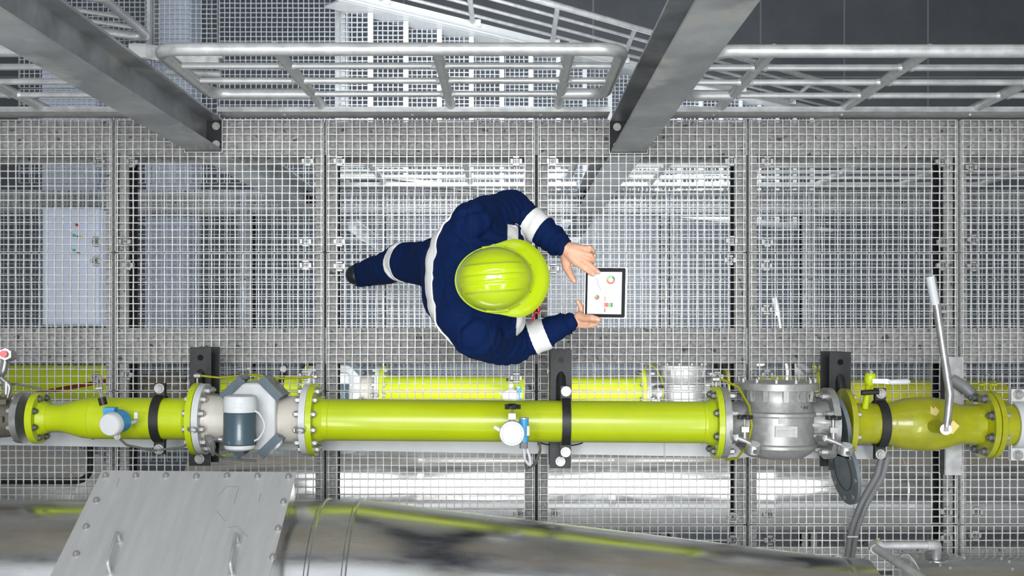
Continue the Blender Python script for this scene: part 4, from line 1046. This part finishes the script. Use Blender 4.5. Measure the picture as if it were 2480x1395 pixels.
# reflective bands cut from the coverall surface
def band(name, sel_planes, extra, off=.003, m='refl', smooth=2):
    bm = bmesh.new(); bm.from_mesh(cov.data)
    bmesh.ops.translate(bm, verts=bm.verts, vec=ORGP)
    for co, no in sel_planes:
        bmesh.ops.bisect_plane(bm, geom=bm.verts[:]+bm.edges[:]+bm.faces[:], plane_co=co, plane_no=no, clear_outer=True)
    dl = [f for f in bm.faces if not extra(f.calc_center_median())]
    bmesh.ops.delete(bm, geom=dl, context='FACES')
    for _ in range(smooth): bmesh.ops.smooth_vert(bm, verts=bm.verts[:], factor=.5, use_axis_x=True, use_axis_y=True, use_axis_z=True)
    bm.normal_update()
    for v in bm.verts: v.co += v.normal*off
    me = bpy.data.meshes.new(name); bmesh.ops.translate(bm, verts=bm.verts, vec=-ORGP)
    ret = bmesh.ops.extrude_face_region(bm, geom=bm.faces[:])
    vs = [g for g in ret['geom'] if isinstance(g, bmesh.types.BMVert)]
    for v in vs: v.co -= v.normal*(off+.002)
    bmesh.ops.recalc_face_normals(bm, faces=bm.faces)
    bm.to_mesh(me); bm.free()
    me.polygons.foreach_set('use_smooth', [True]*len(me.polygons)); me.set_sharp_from_angle(angle=math.radians(50))
    me.materials.clear(); me.materials.append(M[m]); o = bpy.data.objects.new(name, me); COL.objects.link(o); o.parent = cov; return o
def limb_band(a, b, s0, s1, rad=.13):
    d = (b-a).normalized(); p0 = a.lerp(b, s0); p1 = a.lerp(b, s1)
    band('reflective_band', [(p1, d), (p0, -d)], lambda c: seg_t(c, a, b)[1] < rad and (c - p0).length < .16)
limb_band(elL, wrL, .32, .56)
limb_band(elR, wrR, .27, .54)
limb_band(hipL, kneeL, .86, .985)
tilt = Vector((.30, -.06, 1)).normalized()
band('reflective_band', [(Vector((-.27, .19, 1.400)), tilt), (Vector((-.27, .19, 1.335)), -tilt)], lambda c: c.x < -.13 and -.06 < c.y < .43, .006, smooth=10)
tf_ = Vector((1, 0, 0))
band('reflective_band', [(Vector((.030, 0, 0)), tf_), (Vector((-.006, 0, 0)), -tf_)], lambda c: .295 < c.y < .375 and c.z > 1.29, .005, smooth=5)
band('reflective_band', [(Vector((.062, 0, 0)), tf_), (Vector((.024, 0, 0)), -tf_)], lambda c: -.012 < c.y < .10 and c.z > 1.27, .005, smooth=5)
# cuffs
for a, b in ((elL, wrL), (elR, wrR)):
    d = (b-a).normalized(); _, u, v = basis(d); c0 = b - d*.045; prof = []
    rk = MB(); vs = []; n = 44
    for k in range(8):
        for i in range(n):
            an = 2*PI*i/n; r_ = .0365 - .0004*k + .0014*math.sin(an*22); vs.append(c0 + d*.0065*k + (u*math.cos(an)+v*math.sin(an))*r_)
    fs = [(k*n+i, k*n+(i+1) % n, (k+1)*n+(i+1) % n, (k+1)*n+i) for k in range(7) for i in range(n)] + [tuple(range(n))[::-1], tuple(range(7*n, 8*n))]
    rk.add(vs, fs).build('cuff', 'navy2', cov)
# seams following the back
from mathutils.bvhtree import BVHTree
bvh = BVHTree.FromPolygons([v.co + ORGP for v in cov.data.vertices], [tuple(p.vertices) for p in cov.data.polygons])
def drop(x, y, z0=2.2):
    h = bvh.ray_cast(Vector((x, y, z0)), Vector((0, 0, -1))); return h[0]
for pts in ([P(1142, 505 + k*8, 1.45) for k in range(14)], [P(1180 + k*2, 770 + k*9, 1.42) for k in range(11)], [P(1245 - k*12, 812 + k*2, 1.38) for k in range(7)]):
    q = [drop(p.x, p.y) for p in pts]; q = [a + Vector((0, 0, .0005)) for a in q if a]
    if len(q) > 2: MB().tube(q, .0013, 5).build('seam', 'seam', cov)
# collar
MB().lathe([(-.005, .078), (.01, .072), (.04, .066), (.042, .060), (.0, .06)], o=(-.085, .181, 1.495), ax=(.35, -.03, 1), n=32, cap=False).build('collar', 'navy2', cov)
# red lanyard clip
q = P(1300, 748, 1.30)
MB().tube([q + Vector((.011*math.cos(2*PI*i/16), .014*math.sin(2*PI*i/16), .004*math.sin(2*PI*i/16))) for i in range(16)], .0035, 8, closed=True).tube([q + Vector((-.008, .008, 0)), q + Vector((-.008, -.02, -.01)), q + Vector((-.016, -.042, -.02))], .0035, 8).build('lanyard_clip', 'red', person)

# boots
def boot(name, ank, heel, toe, lb, up):
    b = MB(); fwd = (toe-heel).normalized()
    chain(b, [ank + up*.04, ank], [.047, .047], 18)
    chain(b, [ank, heel + up*.045 + fwd*.03], [.045, .036], 18)
    chain(b, [heel + up*.04 + fwd*.02, heel.lerp(toe, .5) + up*.04, toe + up*.03 - fwd*.035], [.038, .044, .040], 18)
    me = remeshed(b, .006, 3); o = put(name, me, 'boot', person, ORGP, lb); ORG[o.name] = ORGP
    sd = fwd.cross(up).normalized(); pts = []
    for k in range(24):
        a = 2*PI*k/24; t_ = .5 + .5*math.cos(a); wd = .045 if t_ > .35 else .037
        pts.append(heel.lerp(toe, t_) + sd*math.sin(a)*wd*1.05 - up*.004)
    MB().prism(pts, up*.024).build('sole', 'brown', o)
upL = Vector((-.50, 0, .80)).normalized()
boot('boot', Vector((-.685, .268, .15)), Vector((-.715, .262, .085)), Vector((-.48, .285, .012)), 'black leather boot with raised heel', Vector((-.30, 0, .95)).normalized())
boot('boot', Vector((-.07, .15, .09)), Vector((-.11, .15, .006)), Vector((.13, .165, .006)), 'black leather boot flat on the grating', Vector((0, 0, 1)))

# helmet
def helmet():
    hc = Vector((-.043, .172, 1.665)); yaw = math.radians(4); pitch = math.radians(4)
    mt = Matrix.Translation(hc) @ Matrix.Rotation(yaw, 4, 'Z') @ Matrix.Rotation(pitch, 4, 'Y')
    n = 192; rg = 64; a, b, Hh = .122, .102, .125
    vs = []; fs = []
    def ridge(x, y):
        env = 1/(1+math.exp(-(x+.10)/.008)) * 1/(1+math.exp((x-.068)/.010))
        g = 0
        for yc, wd, amp in ((0, .0095, .0075), (.028, .0135, .0075), (-.028, .0135, .0075)):
            g += amp / (1 + ((abs(y-yc)/wd))**8)
        return g*env
    for k in range(rg+1):
        t_ = (k/rg); ph = t_*PI/2
        for i in range(n):
            th = 2*PI*i/n; x = a*math.cos(th)*math.sin(ph)**.82; y = b*math.sin(th)*math.sin(ph)**.82; z = Hh*math.cos(ph)
            nn = Vector((x/a/a, y/b/b, z/Hh/Hh)).normalized(); p = Vector((x, y, z)) + nn*ridge(x, y); vs.append(p)
    # gutter and brim rings
    for (e, dz, br, bz) in ((.0, -.004, .0, -.002), (.0015, -.012, .012, -.004), (.003, -.014, .032, -.012), (.0045, -.013, .054, -.022), (.005, -.017, .0545, -.026), (.002, -.018, .050, -.026), (.0, -.010, .0, -.012)):
        for i in range(n):
            th = 2*PI*i/n; f = max(0, math.cos(th)); wf = f**1.1 if f > 0 else 0
            wf = 1/(1+math.exp(-(math.cos(th)-.32)/.13)); ex = e*(1-wf) + br*wf; zz = dz*(1-wf) + bz*wf - .006*wf*abs(math.sin(th))
            vs.append(Vector(((a+ex)*math.cos(th), (b + ex*.92)*math.sin(th), zz)))
    R = rg+1+7
    for k in range(R-1):
        for i in range(n): fs.append((k*n+i, k*n+(i+1) % n, (k+1)*n+(i+1) % n, (k+1)*n+i))
    # inner shell
    for k in range(8):
        ph = PI/2*(1-k/8)
        for i in range(n):
            th = 2*PI*i/n; vs.append(Vector(((a-.004)*math.cos(th)*math.sin(ph), (b-.004)*math.sin(th)*math.sin(ph), (Hh-.004)*math.cos(ph)-.002)))
    for k in range(R-1, R+7):
        for i in range(n): fs.append((k*n+i, k*n+(i+1) % n, (k+1)*n+(i+1) % n, (k+1)*n+i))
    o = MB().add([mt @ v for v in vs], fs).build('hard_hat', 'helmet', person, label='lime yellow hard hat with three ridges and a brim')
    for p in o.data.polygons: p.use_smooth = True
    o.data.set_sharp_from_angle(angle=math.radians(75))
    for s_ in (-1, 1):
        c = mt @ Vector((-.0, s_*(b-.002), .012)); u = mt.to_3x3() @ Vector((1, 0, 0))
        MB().tube([c - u*.035, c, c + u*.035], [.004, .006, .004], 8).build('side_slot', 'helmet', o)
    return o
helmet()

# ------------------------------------------------------------------ tablet
tc = P(1467, 709, 1.213)
tb = thing('tablet', 'silver backed tablet showing coloured charts, held in the right hand', 'tablet', tc, local=True)
tb.rotation_euler = (0, math.radians(-13), math.radians(-1.2))
tw, th_ = .0765, .0905
def rrect(w2, h2, r, n=6):
    pts = []
    for cx, cy, a0 in ((w2-r, h2-r, 0), (-w2+r, h2-r, 90), (-w2+r, -h2+r, 180), (w2-r, -h2+r, 270)):
        for k in range(n+1):
            a = math.radians(a0 + 90*k/n); pts.append((cx + r*math.cos(a), cy + r*math.sin(a)))
    return pts
MB().prism([(x, y, -.006) for x, y in rrect(tw, th_, .007)], (0, 0, .008)).build('case', 'alu', tb)
MB().prism([(x-.0015, y, .002) for x, y in rrect(tw-.0045, th_-.0015, .006)], (0, 0, .0008)).build('bezel', 'glass', tb)
scr = MB().box((-.0655, -.0765, .0028), (.0575, .0745, .0032)).build('screen', 'screen', tb, smooth=False)
Z = .0033
def arc(cx, cy, r0, r1, a0, a1, m, nm):
    n = max(3, int((a1-a0)/10)); vs = []
    for k in range(n+1):
        a = math.radians(a0+(a1-a0)*k/n)
        for r in (r0, r1): vs.append((cx+r*math.cos(a), cy+r*math.sin(a), Z))
    MB().add(vs, [(2*k, 2*k+1, 2*k+3, 2*k+2) for k in range(n)]).build(nm, m, scr, smooth=False)
arc(.0175, .046, .0088, .0155, 60, 185, 's_green', 'ring_chart'); arc(.0175, .046, .0088, .0155, 185, 365, 's_red', 'ring_chart'); arc(.0175, .046, .0088, .0155, 5, 60, 's_blue', 'ring_chart')
arc(-.031, -.017, .0001, .009, 80, 180, 's_green', 'pie_chart'); arc(-.031, -.017, .0001, .009, 180, 350, 's_red', 'pie_chart'); arc(-.031, -.017, .0001, .009, -10, 80, 's_blue', 'pie_chart')
for x0, x1, y0, y1, c in ((-.004, .0105, -.051, -.036, 's_red'), (.0105, .020, -.051, -.036, 's_green'), (.020, .026, -.051, -.036, 's_blue'),
                          (-.004, -.002, -.030, -.014, 's_green'), (-.002, .0, -.030, -.014, 's_red'), (-.004, -.001, -.070, -.055, 's_red'), (-.001, .0005, -.070, -.055, 's_blue')):
    MB().box((x0, y0, .0031), (x1, y1, Z)).build('bar_chart', c, scr, smooth=False)
lp = [(-.034, .052), (-.033, .046), (-.029, .045), (-.03, .038), (-.027, .03), (-.0275, .026), (-.023, .021), (-.024, .017), (-.018, .018), (-.02, .012), (-.017, .010), (-.021, .007)]
MB().tube([(x, y, Z) for x, y in lp], .0007, 5).build('line_chart', 's_blue', scr)
rn = random.Random(3); mm = MB(); mg = MB(); mr_ = MB()
for k in range(70):
    x, y = rn.uniform(-.060, -.022), rn.uniform(-.070, -.006); (mm, mg, mr_)[k % 3].bar((x, y, Z), (x + rn.uniform(-.006, .006), y + rn.uniform(-.007, .007), Z), .0006, .0003)
mm.build('map_lines', 's_grey', scr, smooth=False); mg.build('map_lines', 's_green', scr, smooth=False); mr_.build('map_lines', 's_grey', scr, smooth=False)
tx = MB()
for x in (.041, .0345, -.0135): 
    for seg in range(2): 
        y0 = -.062 + .075*seg
        for k in range(12): tx.box((x, y0 + k*.004, .0031), (x+.0009, y0 + k*.004 + .0026, Z))
tx.build('chart_text', 's_grey', scr, smooth=False)
